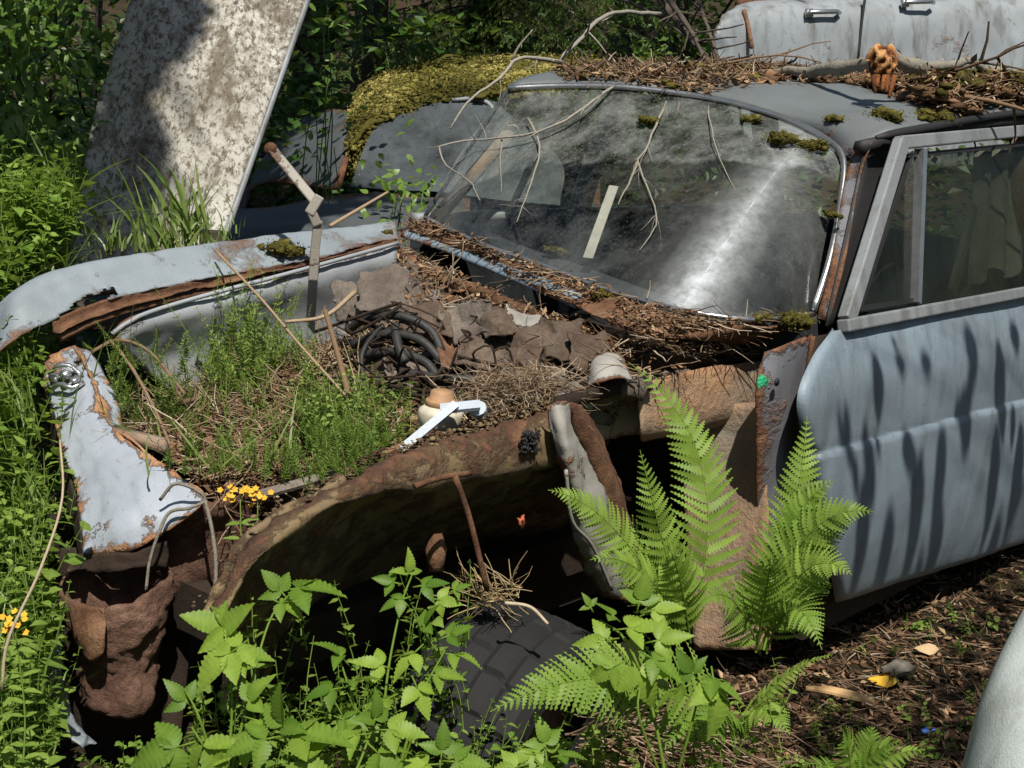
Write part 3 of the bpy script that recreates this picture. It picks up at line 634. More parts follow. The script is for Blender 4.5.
# bulkhead with crumpled insulation
FBm = [onz(*p) for p in [(372, 285, .82), (420, 315, .80), (470, 345, .79), (520, 365, .79), (570, 380, .80), (615, 388, .81), (660, 385, .80)]]+[ony(735, 372, -.40)]
FBl = [onz(*p) for p in [(350, 350, .68), (390, 380, .66), (430, 400, .66), (470, 415, .68), (510, 420, .70), (545, 425, .72), (570, 425, .72), (600, 430, .7)]]
bulk, GB = patch('bulkhead', [fb_, [a.lerp(b, .5)+V((.02, .02, 0)) for a, b in zip(fb_, FBm)], FBm, FBl], 'junk', car, 60, 40, .05, 9, thick=.004, seed=45)
tb = MB(); c = onz(368, 262, .885); tb.tube([c+V((-.02, -.02, -.005)), c+V((.03, .03, .01))], .03, 12); tb.build('rusty_tube_stub', 'rust', car)
hs = MB()
for P in ([(348, 330, 3.55), (368, 318, 3.5), (400, 316, 3.46), (430, 330, 3.44), (442, 352, 3.42)], [(352, 345, 3.5), (385, 334, 3.46), (420, 340, 3.42), (445, 365, 3.4), (470, 385, 3.38)],
          [(360, 355, 3.48), (395, 352, 3.43), (425, 362, 3.4), (440, 380, 3.38), (462, 396, 3.36)], [(395, 325, 3.46), (398, 345, 3.42), (405, 362, 3.4)], [(365, 392, 3.4), (362, 355, 3.45), (378, 330, 3.46), (384, 326, 3.46)], [(400, 372, 3.4), (440, 378, 3.36), (480, 380, 3.36)]):
    hs.tube(cr(dd(P), 22), .011 if P[0][0] != 365 else .006, 8)
hs.build('hose_bundle', 'hose', car)
wt = MB()
for k in range(34):
    u0, v0 = rnd.uniform(345, 540), rnd.uniform(315, 400); d0 = 3.62-(v0-285)*.0028
    P_ = [at(u0, v0, d0)]
    for q_ in range(4): P_.append(at(u0+rnd.gauss(0, 26), v0+rnd.gauss(0, 16), d0-rnd.uniform(-.02, .07)))
    wt.tube(cr(P_, 18), rnd.uniform(.0015, .0045), 5)
wt.build('wire_tangle', 'blackrust', car)

for k_, (u, v, dz, su, sv, mt) in enumerate(((384, 290, 3.60, 34, 26, 'junk'), (425, 322, 3.50, 30, 20, 'junk'), (470, 322, 3.48, 34, 22, 'junk'), (515, 345, 3.40, 40, 22, 'junk'), (560, 340, 3.36, 30, 26, 'junk'), (480, 352, 3.42, 30, 18, 'strip'), (545, 372, 3.28, 34, 20, 'junk'), (405, 372, 3.42, 24, 22, 'junk'), (425, 395, 3.34, 24, 16, 'junk'), (378, 372, 3.44, 24, 26, 'rust'), (350, 300, 3.7, 22, 22, 'junk'), (498, 325, 3.46, 22, 16, 'junk'), (445, 350, 3.43, 18, 26, 'rust'), (590, 350, 3.28, 22, 22, 'junk'), (520, 320, 3.5, 26, 14, 'strip'))):
    a_ = rnd.uniform(-.6, .9); ca, sa = math.cos(a_), math.sin(a_); R_ = []
    for y_ in (-1, -.3, .4, 1):
        R_.append([at(u+(x_*su*ca-y_*sv*sa)*.8+rnd.gauss(0, 2), v+(x_*su*sa*.6+y_*sv*ca)*.8+rnd.gauss(0, 2), dz-.05*y_+.03*math.sin(x_*2+k_)+rnd.gauss(0, .012)) for x_ in (-1, -.4, .3, 1)])
    patch('crumpled_sheet', R_, ('junk', 'junkdark', 'junk', 'junkdark', 'junkdark')[k_ % 5] if mt == 'junk' else ('junkdark' if k_ % 2 else mt), car, 26, 22, .007, 12, rag=.008, thick=.004, seed=100+k_, curve=False)
ea = MB()
patch('wiper_motor_cover', [dd([(588, 385, 3.22), (592, 362, 3.22), (606, 352, 3.24), (622, 356, 3.26)]), dd([(588, 385, 3.18), (596, 370, 3.16), (612, 362, 3.17), (628, 368, 3.2)]), dd([(588, 386, 3.16), (600, 382, 3.12), (618, 378, 3.13), (632, 380, 3.16)])], 'strip', car, 16, 12, .004, thick=.004, seed=48)

# brake fluid bottle and bracket
bo = MB(); c = at(441, 407, 3.05)
bo.tube([c+V((0, 0, z_)) for z_ in (-.04, -.036, -.012, -.006, 0, .004)], [.040, .044, .046, .044, .036, .030], 28)
bo.build('fluid_reservoir', 'plastic', car)
cpm = MB(); cpm.tube([c+V((0, 0, z_)) for z_ in (.003, .006, .013, .016, .0165, .032, .035)], [.031, .033, .033, .031, .025, .024, .020], 24); cpm.build('reservoir_cap', 'tan', car)
bk = MB(); bar(bk, at(456, 404, 2.97), at(402, 449, 2.93), .017, (FW*-1+V((0, 0, .6))).normalized(), .004); bar(bk, at(440, 409, 2.98), at(480, 405, 2.98), .024, V((-.4, -.3, 1)).normalized(), .004)
bk.tube([at(478, 408, 2.99), at(479, 411, 3.0)], .017, 14); bk.build('steering_bracket', 'bluebracket', car, smooth=False)
b2 = MB(); bar(b2, at(382, 456, 2.96), at(425, 436, 2.98), .012, V((-.3, -.2, 1)).normalized(), .006); b2.build('rusty_bracket', 'rust', car, smooth=False)

# ---- dark underbody so the shell is closed
ub = MB()
def ubox(x0, x1, y0, y1, z0, z1): ub.box(((x0+x1)/2, (y0+y1)/2, (z0+z1)/2), ((x1-x0)/2, 0, 0), (0, (y1-y0)/2, 0), (0, 0, (z1-z0)/2))
ubox(.03, 2.2, -.66, .70, .12, .20); ubox(.05, .08, -.66, .68, .2, .80); ubox(-1.35, .03, -.34, .52, .30, .40); ubox(-1.38, .05, -.30, -.22, .2, .34); ubox(-1.2, 0, .46, .52, .3, .6)
ubox(.1, 2.2, -.70, -.66, .12, .28); ubox(.1, 2.2, .68, .74, .12, .8); ubox(2.2, 2.24, -.66, .7, .12, .95)
ub.build('underbody', 'blackrust', car, smooth=False)
# ---- cabin
dsh = [[p+V((.05, 0, -.03)) for p in WB], [p+V((.18, 0, -.02))*1. for p in WB], [V((p.x+.26, p.y, p.z-.14)) for p in WB]]
patch('dashboard', dsh, 'seat', car, 24, 10, .003, thick=.01)
for nm, x, zt in (('front_seat', .62, .99), ('rear_seat', 1.5, 1.0)):
    sb = MB(); r = []
    patch(nm, [[V((x+.18, -.58, .35)), V((x+.18, 0, .35)), V((x+.18, .58, .35))], [V((x+.10, -.58, .6)), V((x+.10, 0, .6)), V((x+.10, .58, .6))], [V((x+.14, -.57, zt-.06)), V((x+.14, 0, zt-.04)), V((x+.14, .57, zt-.06))], [V((x+.2, -.55, zt)), V((x+.2, 0, zt+.01)), V((x+.2, .55, zt))], [V((x+.26, -.56, zt-.06)), V((x+.26, 0, zt-.06)), V((x+.26, .56, zt-.06))], [V((x+.3, -.58, .4)), V((x+.3, 0, .4)), V((x+.3, .58, .4))]], 'seat', car, 20, 30, .006, 6, thick=.01)
for a_, b_, r_ in ((V((.06, .62, .98)), V((.44, .57, 1.36)), .022), (V((2.05, .62, .98)), V((1.75, .56, 1.42)), .05), (V((2.1, -.62, .98)), V((1.8, -.56, 1.42)), .05), (V((1.25, -.66, .9)), V((1.27, -.60, 1.40)), .035)):
    pl = MB(); pl.tube([a_, b_], r_, 8); pl.build('roof_pillar', 'shelf', car)
fdi = MB(); fdi.box((1.1, .67, .58), (1.06, 0, 0), (0, .012, 0), (0, 0, .40)); fdi.build('far_door_lining', 'seat', car, smooth=False)
patch('far_side_glass', [[V((.12, .665, 1.0)), V((2.0, .665, 1.0))], [V((.48, .59, 1.40)), V((1.8, .59, 1.42))]], 'farglass', car, 6, 6, 0, thick=0)
bp_ = MB(); bp_.tube([V((.78, .62, .45)), V((.78, .63, 1.0)), V((.86, .575, 1.42))], [.045, .04, .03], 6); bp_.build('pale_door_pillar', 'inner', car)
fd = MB(); fd.tube([V((.45, .655, .99)), V((.60, .60, 1.38))], .012, 6); fd.box((1.1, .68, .985), (1.05, 0, 0), (0, .02, 0), (0, 0, .015)); fd.build('far_window_frame', 'alu', car)
cu = MB(); vs = []; fs = []
bx = [ony(978, 152, -.60), ony(1075, 144, -.60), ony(972, 280, -.69), ony(1075, 262, -.69)]
for i in range(31):
    for k in range(7):
        a = bx[0].lerp(bx[1], i/30).lerp(bx[2].lerp(bx[3], i/30), k/6); vs.append(a+V((0, .012+.012*math.sin(i*1.3), -.02*(k == 6)*math.sin(i*.7))))
fs = [(i*7+k, i*7+k+1, (i+1)*7+k+1, (i+1)*7+k) for i in range(30) for k in range(6)]
cu.add(vs, fs); tag(cu.build('curtain', 'cloth', loc=bx[2]), 'pale pleated cloth hanging behind the grimy door window', 'curtain')
pk = MB(); bar(pk, ony(952, 292, -.68), ony(974, 206, -.64), .034, V((0, -1, 0)), .008); tag(pk.build('wooden_slat', 'strip', loc=ony(950, 296, -.52), smooth=False), 'pale slat leaning inside the car behind the door window', 'slat')
sb_ = MB(); bar(sb_, gw_at(588, 258, -.10), gw_at(614, 186, -.14), .025, V((-1, -.5, .3)).normalized(), .004); sb_.build('added_pillar_strip', 'cloth', car, smooth=False)  # added pale strip set in the sun, standing for the bright far pillar

# ---- loose tyre under the arch
def tyre(c, ax, R=.31, W=.115, name='tyre', label=''):
    t = thing(name, label, 'tyre', tuple(c)); mb = MB(); ax = V(ax).normalized(); u = ax.orthogonal().normalized(); v = ax.cross(u)
    prof = [(-.10, .62)] + [(-.98, .70), (-1.12, .80), (-1.08, .90), (-.95, .965)] + [(-.86+1.72*i/18, 1.0-.02*abs(-1+2*i/18)**2) for i in range(19)] + [(.95, .965), (1.08, .90), (1.12, .80), (.98, .70), (.10, .62)]
    n = 220; vs = []; m = len(prof)
    for k in range(n):
        a = 2*PI*k/n; d = u*math.cos(a)+v*math.sin(a)
        for j, (x, r) in enumerate(prof):
            rr = r*R
            if 5 <= j <= 23:
                jj = j-5
                if jj in (4, 9, 14): rr -= .007
                elif (k + (5 if jj > 9 else 0) + (2 if 4 < jj < 14 else 0)) % 11 == 0: rr -= .007
            vs.append(V(c)+d*rr+ax*x*W)
    fs = [(k*m+j, ((k+1) % n)*m+j, ((k+1) % n)*m+j+1, k*m+j+1) for k in range(n) for j in range(m-1)]
    mb.add(vs, fs); mb.build('tread', 'tyre', t, smooth=False)
    rm = MB(); rm.tube([V(c)-ax*W*.6, V(c)-ax*W*.2, V(c)+ax*W*.2, V(c)+ax*W*.6], [R*.62, R*.5, R*.5, R*.62], 32); rm.build('rim', 'rust', t); return t
tyre(at(497, 748, 2.98), RT*.80-UP*.28-FW*.40, .285, .118, 'tyre', 'dusty black tyre with block tread lying below the rusted wheel arch')
# ================================================================== ground
FH = V((FW.x, FW.y, 0)).normalized()
def sm(a, b, x): t = min(1, max(0, (x-a)/(b-a))); return t*t*(3-2*t)
def gz(x, y):
    d = (x-CAM.x)*FH.x+(y-CAM.y)*FH.y
    s = (x-CAM.x)*RT.x+(y-CAM.y)*RT.y
    z = .02+.035*noise.fractal(V((x*1.3, y*1.3, 0)), 1., 2., 4)+.012*noise.noise(V((x*9, y*9, 3)))
    z += sm(7.6, 10.5, d)*(.25+.75*sm(.2, 1.6, s))+sm(13, 40, d)*3.0+sm(30, 110, d)*9
    z += .10*sm(1.0, 3, -s)*sm(6, 3, d)
    return z
gm = MB(); xs = []
def axis(lo, hi, c0, c1, fine):
    out = [c0]; 
    while out[-1] < c1: out.append(out[-1]+fine)
    st = fine
    while out[-1] < hi: st *= 1.22; out.append(out[-1]+st)
    st = fine; 
    while out[0] > lo: st *= 1.22; out.insert(0, out[0]-st)
    return out
X = axis(-120, 160, -3.2, 3.5, .05); Y = axis(-120, 160, -2.6, 2.5, .05)
gm.add([V((x, y, gz(x, y))) for y in Y for x in X], [(j*len(X)+i, j*len(X)+i+1, (j+1)*len(X)+i+1, (j+1)*len(X)+i) for j in range(len(Y)-1) for i in range(len(X)-1)])
tag(gm.build('ground', 'soil'), kind='structure')

# ================================================================== litter pieces
def twig(mb, p, d, L, r, c, bend=.25, seg=4, branch=0):
    pts = [V(p)]; d = V(d).normalized()
    for i in range(seg):
        d = (d+rv(bend)).normalized(); pts.append(pts[-1]+d*L/seg)
    mb.tube(pts, [r, r*.45], 4, c, cap=False)
    for b in range(branch):
        i = rnd.randint(1, seg-1); twig(mb, pts[i], d+rv(.9), L*rnd.uniform(.25, .5), r*.6, c, bend, 3)
def flake(mb, p, n, s, c, curl=.3):
    n = V(n).normalized(); t = n.orthogonal().normalized(); t = (Matrix.Rotation(rnd.uniform(0, 2*PI), 3, n)@t); b = n.cross(t); l = s*rnd.uniform(.7, 1.3); w_ = s*rnd.uniform(.25, .6); k = s*curl*rnd.uniform(-1, 1)
    mb.add([p-t*l, p-b*w_+n*k, p+t*l, p+b*w_+n*k], [(0, 1, 2), (0, 2, 3)], c)

# roof litter (needles, twigs, bark) heaped on the back of the roof
BAND = [(556, 62), (600, 66), (640, 70), (700, 60), (800, 40), (900, 30), (1200, 20), (1200, 128), (1010, 126), (940, 122), (915, 104), (880, 92), (850, 82), (780, 79), (712, 88), (702, 103), (678, 100), (650, 90), (600, 84), (560, 80)]
def pile(p):
    q = pj(p); return .012+.10*sm(770, 960, q[0])*(.7+.8*noise.noise(p*5))+.03*max(0, noise.noise(p*8))
tw = MB(); fl_ = MB()
hm_ = MB()
cnt = 0
while cnt < 15000:
    a, b = rnd.random(), rnd.random(); p = gp(GR, a, b); q = pj(p)
    if not inpoly(q[0]+rnd.gauss(0, 5), q[1]+rnd.gauss(0, 2.5), BAND): continue
    cnt += 1; h = max(.004, pile(p))*rnd.random()**.7; p = p+V((0, 0, h))
    if rnd.random() < .45: twig(tw, p, V((rnd.gauss(0, 1), rnd.gauss(0, 1), rnd.gauss(0, .10))), rnd.uniform(.015, .085), rnd.uniform(.0012, .0042), min(1, max(0, rnd.gauss(.34, .28))), .5, 3)
    else: flake(fl_, p, V((rnd.gauss(0, .6), rnd.gauss(0, .6), 1)), rnd.uniform(.006, .022), min(1, max(0, rnd.gauss(.55, .25))))
# a mat under the pieces
for r_ in range(3000):
    a, b = rnd.random(), rnd.random(); p = gp(GR, a, b); q = pj(p)
    if inpoly(q[0], q[1]-3, BAND) and q[0] > 760: hm_.blob(p+V((0, 0, pile(p)*.45)), rnd.uniform(.010, .026), 1, .6, sq=(1.3, 1.3, .6), c=rnd.uniform(.1, .5), cv=.3)
for k in range(26):
    a = rnd.uniform(.1, .6); b = rnd.random(); p = gp(GR, a, b); q = pj(p)
    if not inpoly(q[0], q[1], BAND): continue
    twig(tw, p+V((0, 0, max(.01, pile(p))*.9)), V((rnd.gauss(.6, .5), rnd.gauss(-.5, .5), rnd.gauss(-.03, .03))), rnd.uniform(.25, .6), rnd.uniform(.006, .013), rnd.uniform(.1, .7), .2, 7, 3)
tag(tw.build('roof_twig_litter', 'twig'), kind='stuff'); tag(fl_.build('roof_leaf_litter', 'litter'), kind='stuff')
mo_ = MB()
for r_ in range(1500):
    a, b = rnd.random(), rnd.random(); p = gp(GR, a, b); q = pj(p)
    if not inpoly(q[0], q[1]-2, BAND) or noise.noise(p*6+V((3, 1, 0))) < .08: continue
    p = p+V((0, 0, max(.008, pile(p))*rnd.uniform(.5, .95))); mo_.blob(p, rnd.uniform(.006, .016), 1, .5, 5, sq=(1.3, 1.3, .6), c=rnd.uniform(.2, .8), cv=.3)
    for k in range(5): flake(mo_, p+rv(.015), rv()+V((0, 0, .8)), rnd.uniform(.003, .007), min(1, max(0, rnd.gauss(.5, .25))))
tag(mo_.build('roof_moss', 'moss'), kind='stuff')
tag(hm_.build('roof_needle_mat', 'litter'), kind='stuff')

# litter on the scuttle panel and trough
tw = MB(); fl_ = MB()
_, GC = None, None
GC = grid([CR0, CR1, CR1b, CR2], 40, 20)
for k in range(5200):
    a = rnd.random(); b = rnd.random(); p = gp(GC, a, b)
    if .30 < a < .72 and b < .56: continue
    if .72 <= a < .84 and b < .5 and rnd.random() < .5: continue
    if noise.noise(p*7) < -.35: continue
    p = p+V((0, 0, .004+.022*rnd.random()*(1+noise.noise(p*9))))
    if rnd.random() < .22: twig(tw, p, V((rnd.gauss(0, 1), rnd.gauss(0, 1), rnd.gauss(0, .15))), rnd.uniform(.02, .09), rnd.uniform(.001, .0025), min(1, max(0, rnd.gauss(.6, .25))), .2, 3)
    else: flake(fl_, p, V((rnd.gauss(0, .4), rnd.gauss(0, .4), 1)), rnd.uniform(.004, .012), min(1, max(0, rnd.gauss(.5, .22))))
for k in range(900):      # crumbling ridge over the shelf
    b = rnd.uniform(.6, 1); p = gp(GC, 1, b)+V((rnd.gauss(0, .02), rnd.gauss(.03, .02), rnd.uniform(-.02, .03)))
    flake(fl_, p, V((rnd.gauss(0, .6), rnd.gauss(0, .6), 1)), rnd.uniform(.005, .016), min(1, max(0, rnd.gauss(.4, .22))))
for k in range(1400):     # bits lying among the bulkhead panels
    p = gp(GB, rnd.random(), rnd.random())+V((-.01, -.02, .02+rnd.random()*.03))
    if rnd.random() < .4: twig(tw, p, V((rnd.gauss(0, 1), rnd.gauss(0, 1), rnd.gauss(0, .5))), rnd.uniform(.02, .12), rnd.uniform(.001, .0025), min(1, max(0, rnd.gauss(.6, .25))), .25, 3)
    else: flake(fl_, p, V((rnd.gauss(-.3, .5), rnd.gauss(-.3, .5), 1)), rnd.uniform(.005, .016), min(1, max(0, rnd.gauss(.5, .25))))
tag(tw.build('scuttle_twig_litter', 'twig'), kind='stuff'); tag(fl_.build('scuttle_leaf_litter', 'litter'), kind='stuff')

# engine bay fill: a mound of rotting litter
MND = [[ony(115, 432, .5), ony(190, 394, .5), ony(300, 358, .5), ony(395, 330, .5)],
       [onz(150, 450, .60), onz(230, 400, .63), onz(310, 375, .70), onz(400, 350, .74)],
       [onz(190, 480, .58), onz(260, 440, .62), onz(340, 420, .67), onz(420, 385, .71)],
       [onz(215, 505, .56), onz(290, 475, .58), onz(365, 450, .64), onz(450, 425, .69)],
       [onz(222, 530, .50), onz(300, 505, .52), onz(380, 475, .60), onz(560, 412, .70)]]
mo, GM = patch('bay_debris', MND, 'litter', None, 60, 50, .03, 6, thick=0, seed=51, var=.3); tag(mo, kind='stuff')
tw = MB(); fl_ = MB()
for k in range(5200):
    a, b = rnd.random(), rnd.random(); p = gp(GM, a, b)+V((0, 0, rnd.uniform(.0, .03)))
    r_ = rnd.random()
    if r_ < .35: twig(tw, p, V((rnd.gauss(0, 1), rnd.gauss(0, 1), rnd.gauss(0, .35))), rnd.uniform(.04, .16), rnd.uniform(.001, .0025), min(1, max(0, rnd.gauss(.6, .25))), .3, 4)
    else: flake(fl_, p, V((rnd.gauss(0, .6), rnd.gauss(0, .6), 1)), rnd.uniform(.005, .016), min(1, max(0, rnd.gauss(.5, .25))))
# a nest of dry needles beside the fluid bottle
for k in range(1100):
    c = at(520+rnd.gauss(0, 26), 390+rnd.gauss(0, 12), 3.12+rnd.uniform(-.05, .05)); a = rnd.uniform(0, 6.3)
    twig(tw, c, V((math.cos(a), math.sin(a), rnd.gauss(-.1, .25))), rnd.uniform(.02, .09), rnd.uniform(.0006, .0014), min(1, max(0, rnd.gauss(.7, .22))), .35, 4)
tag(tw.build('bay_twig_litter', 'twig'), kind='stuff'); tag(fl_.build('bay_leaf_litter', 'litter'), kind='stuff')

# ground litter near the car
tw = MB(); fl_ = MB()
for k in range(9000):
    u, v = rnd.uniform(560, 1060), rnd.uniform(530, 790)
    p = onz(u, v, .05)
    if p.y > -.55 or p.x < -1.5: continue
    p.z = gz(p.x, p.y)+rnd.random()*.012
    if rnd.random() < .2: twig(tw, p, V((rnd.gauss(0, 1), rnd.gauss(0, 1), rnd.gauss(0, .1))), rnd.uniform(.03, .13), rnd.uniform(.001, .003), min(1, max(0, rnd.gauss(.5, .25))), .2, 3)
    else: flake(fl_, p, V((rnd.gauss(0, .4), rnd.gauss(0, .4), 1)), rnd.uniform(.005, .018), min(1, max(0, rnd.gauss(.42, .26))))
for k in range(3500):
    x, y = rnd.uniform(-2.2, 2.6), rnd.uniform(-2.2, -.5); p = V((x, y, gz(x, y)+.006))
    flake(fl_, p, V((rnd.gauss(0, .4), rnd.gauss(0, .4), 1)), rnd.uniform(.006, .02), min(1, max(0, rnd.gauss(.42, .26))))
for k in range(420):
    c = at(rnd.gauss(650, 38), rnd.gauss(745, 16), 2.98); twig(tw, c, V((rnd.gauss(.6, .5), rnd.gauss(-.8, .4), rnd.gauss(0, .25))), rnd.uniform(.04, .12), rnd.uniform(.0015, .0035), min(1, max(0, rnd.gauss(.55, .2))), .2, 4)
tag(tw.build('ground_twigs', 'twig'), kind='stuff'); tag(fl_.build('ground_leaf_litter', 'litter'), kind='stuff')
for (u, v, s, c, lab, mt) in ((882, 676, .035, .9, 'yellow fallen leaf on the brown litter beside the car', 'yellow'), (925, 650, .03, .9, 'pale dead leaf on bare ground beside the door', 'paleleaf')):
    p = onz(u, v, .05); p.z = gz(p.x, p.y)+.022; mb = MB()
    vs = []; n = V((-.3, -.3, 1)).normalized(); t = RT; b = n.cross(t)
    ring = [p+t*math.cos(i*PI/6)*s*(1+.25*math.cos(i*PI/2))+b*math.sin(i*PI/6)*s*.6+n*.008*math.sin(i*PI/3) for i in range(12)]
    mb.add([p]+ring, [(0, i+1, (i+1) % 12+1) for i in range(12)], c); tag(mb.build('fallen_leaf', mt, loc=p), lab, 'leaf')
wcq = MB(); patch_ = [onz(806, 688, .055), onz(830, 690, .06), onz(856, 696, .058), onz(874, 702, .05)]; wcq.tube(patch_, [.006, .011, .012, .005], 7, .55, flat=.45); o = wcq.build('wood_chip', 'paleleaf', loc=onz(840, 696, .05), smooth=False); tag(o, 'pale split piece of wood lying on the ground between the ferns and door', 'wood piece')
stn = MB(); p = onz(898, 668, .06); stn.blob(p, .036, 3, .25, sq=(1.5, .8, .45), c=.4); tag(stn.build('stone', 'lichenwood', loc=p), 'flat grey stone in the leaf litter by the yellow leaf', 'stone')
bp = MB(); p = onz(925, 730, .06); bp.blob(p, .008, 2, .5, sq=(1.6, 1, .4)); bp.blob(p+RT*.02, .005, 2, .4); tag(bp.build('plastic_scrap', 'blue', loc=p), 'small blue plastic scrap lying in the low weeds', 'litter')
wp = MB(); p = at(47, 710, 2.86); wp.blob(p, .012, 2, .4, sq=(.8, .8, 1.4)); tag(wp.build('bottle_top', 'plastictrash', loc=p), 'small white plastic piece beside the rusted headlamp bucket', 'litter')

# ================================================================== other wrecks
# large stained panel leaning on the left
B00, B01, B10, B11 = at(62, 300, 4.75), at(214, 262, 4.85), at(170, -110, 5.35), at(330, -70, 5.45)
bt = thing('leaning_panel', 'large pale lichen-stained panel leaning upright behind the far wing', 'panel', (B00.x, B00.y, gz(B00.x, B00.y)))
patch('sheet', [[B00, B00.lerp(B01, .5)+V((0, 0, -.02)), B01], [B00.lerp(B10, .4)+RT*.0-RT*.05, B00.lerp(B01, .5).lerp(B10.lerp(B11, .5), .5), B01.lerp(B11, .5)], [B10, B10.lerp(B11, .5), B11]], 'board', bt, 40, 50, .012, 4, rag=.006, ragsides='l', thick=.025, seed=61)
em = MB(); em.tube(cr([B01+RT*.006, B01.lerp(B11, .5)+RT*.006, B11+RT*.006], 20), .012, 8); em.build('metal_edge', 'alu', bt)
lg = MB(); lg.tube([B00+UP*.1, B00-UP*.0, V((B00.x, B00.y, gz(B00.x, B00.y)-.05))], .05, 6, .3); lg.tube([B01+UP*.1, V((B01.x, B01.y, gz(B01.x, B01.y)-.05))], .05, 6, .3); lg.build('prop', 'bark', bt)

# moss covered car behind
mc = thing('mossy_car', 'dark wreck with golden moss over its roof and a hazy windscreen', 'wrecked car', (3., 3., 0))
mg = [[at(350, 186, 7.0), at(392, 190, 6.95), at(440, 192, 6.9), at(500, 200, 6.9), at(560, 205, 7)], [at(364, 148, 7.12), at(404, 140, 7.1), at(450, 145, 7.08), at(500, 150, 7.08), at(560, 160, 7.1)], [at(380, 118, 7.3), at(420, 102, 7.3), at(455, 98, 7.3), at(493, 101, 7.3), at(500, 106, 7.3)]]
patch('windscreen', mg, 'mossglass', mc, 20, 20, .002, thick=0)
tr_ = MB(); tr_.tube(cr([at(452, 100, 7.28), at(478, 99, 7.28), at(491, 106, 7.28), at(494, 118, 7.27), at(484, 134, 7.22)], 14), .012, 6); tr_.build('windscreen_trim', 'alu', mc)
mr = [[at(352, 150, 7.2), at(384, 122, 7.25), at(430, 104, 7.28), at(470, 98, 7.28), at(520, 96, 7.3), at(570, 96, 7.3)], [at(350, 130, 7.4), at(380, 100, 7.5), at(430, 84, 7.5), at(480, 80, 7.5), at(540, 78, 7.5), at(590, 80, 7.5)],
      [at(358, 100, 8.), at(385, 80, 8.1), at(430, 68, 8.1), at(480, 64, 8.1), at(540, 63, 8.1), at(600, 66, 8.1)], [at(370, 92, 8.9), at(395, 78, 8.9), at(430, 72, 8.9), at(480, 68, 8.9), at(540, 66, 8.9), at(610, 70, 8.9)]]
rf, GMR = patch('roof', mr, 'mossroof', mc, 60, 40, .05, 5, thick=.02, seed=71, var=.2)
mm = MB()
for k in range(3600):
    a, b = rnd.random()*.8, rnd.random(); p = gp(GMR, a, b); mm.blob(p+rv(.012), rnd.uniform(.008, .026), 1, .5, 6, sq=(1.2, 1.2, .7), c=min(1, max(0, .5+.9*noise.noise(p*3.5)+rnd.gauss(0, .12))), cv=.3)
for k in range(14000):
    a, b = rnd.random(), rnd.random(); p = gp(GMR, a*.8, b); n = gn(GMR, a*.8, b)
    if noise.noise(p*3) < -.45 and a > .1: continue
    h = rnd.uniform(.015, .05)
    for s_ in range(2): flake(mm, p+n*h*rnd.random()+rv(.015), (n+rv(.8)), rnd.uniform(.004, .011), min(1, max(0, .5+.9*noise.noise(p*3.5)+rnd.gauss(0, .2))))
for k in range(500):
    b = rnd.random(); p = gp(GMR, 0, b*.35)+rv(.03)-V((0, 0, rnd.uniform(0, .14)))
    for s_ in range(3): flake(mm, p+rv(.02), rv()+V((-.8, -.6, .3)), rnd.uniform(.006, .014), min(1, max(0, rnd.gauss(.5, .2))))
mm.build('moss_blanket', 'mossroof', rf)
patch('bonnet', [[at(120, 215, 6.6), at(250, 208, 6.5), at(350, 196, 6.6), at(470, 200, 6.7)], [at(90, 250, 6.0), at(230, 248, 5.9), at(340, 240, 6.0), at(470, 235, 6.1)], [at(60, 330, 5.7), at(220, 330, 5.6), at(330, 330, 5.7), at(470, 330, 5.8)]], 'darkcar', mc, 20, 16, .02, thick=.01)
patch('side_body', [[at(340, 190, 7.1), at(350, 150, 7.25), at(356, 110, 7.7)], [at(250, 190, 7.8), at(270, 150, 8), at(300, 120, 8.4)], [at(235, 300, 7.2), at(230, 260, 7.4), at(225, 220, 8)]], 'darkcar', mc, 14, 14, .01, thick=.01)
patch('rear_body', [[at(360, 150, 8.6), at(600, 150, 8.6)], [at(360, 260, 8.6), at(600, 260, 8.6)]], 'darkcar', mc, 6, 6, .01, thick=.01)

# light blue car standing on the bank behind, right
lc = thing('bank_car', 'pale blue rusting car side seen above the littered roof', 'wrecked car', (6.5, 3., gz(6.5, 3.)))
LT = [(738, 6), (756, 0), (795, -3), (860, -4), (950, -6), (1060, -6)]; LM = [(720, 20), (742, 14), (790, 12), (860, 10), (950, 8), (1060, 6)]; LB = [(714, 50), (745, 52), (790, 54), (860, 58), (950, 62), (1060, 66)]; LBB = [(730, 120), (750, 140), (790, 150), (860, 160), (950, 170), (1060, 175)]
dl = lambda P, dz=0: [at(u, v, 9.2+(u-720)*.0035+dz) for u, v in P]
bb, GBB = patch('body_side', [dl(LT, .25), dl(LM, .02), dl(LB), dl(LBB, .1)], 'farcar', lc, 60, 30, .02, 1.5, rag=.01, ragsides='l', thick=.02, seed=81)
patch('body_far_side', [dl(LT, .3), [p+V((1.6, .7, .0)) for p in dl(LT, .3)], [p+V((2.0, .8, -.3)) for p in dl(LT, .3)], [p+V((2.0, .8, -.9)) for p in dl(LT, .3)]], 'farcar', lc, 20, 14, .01, thick=.02, seed=82)
for (u, v) in ((823, 13), (918, 3)):
    hd = MB(); c = at(u, v, 9.2+(u-720)*.0035-.03); d_ = (dl(LM)[4]-dl(LM)[3]).normalized(); hd.tube([c-d_*.13, c-d_*.10-FW*.03, c+d_*.10-FW*.03, c+d_*.13], .016, 6); hd.box(c-d_*.11, d_*.03, FW*.02, UP*.025); hd.build('door_handle', 'chrome', bb)
sm_ = MB(); 
sm_.tube(cr([at(744, 10, 9.28), at(748, 26, 9.26), at(752, 48, 9.22)], 8), .014, 6); sm_.build('rusty_seam', 'rust', bb)
rt_ = MB(); rt_.tube(cr(dl(LT, .22), 30), .035, 7); rt_.build('rusty_top_edge', 'rust', bb)
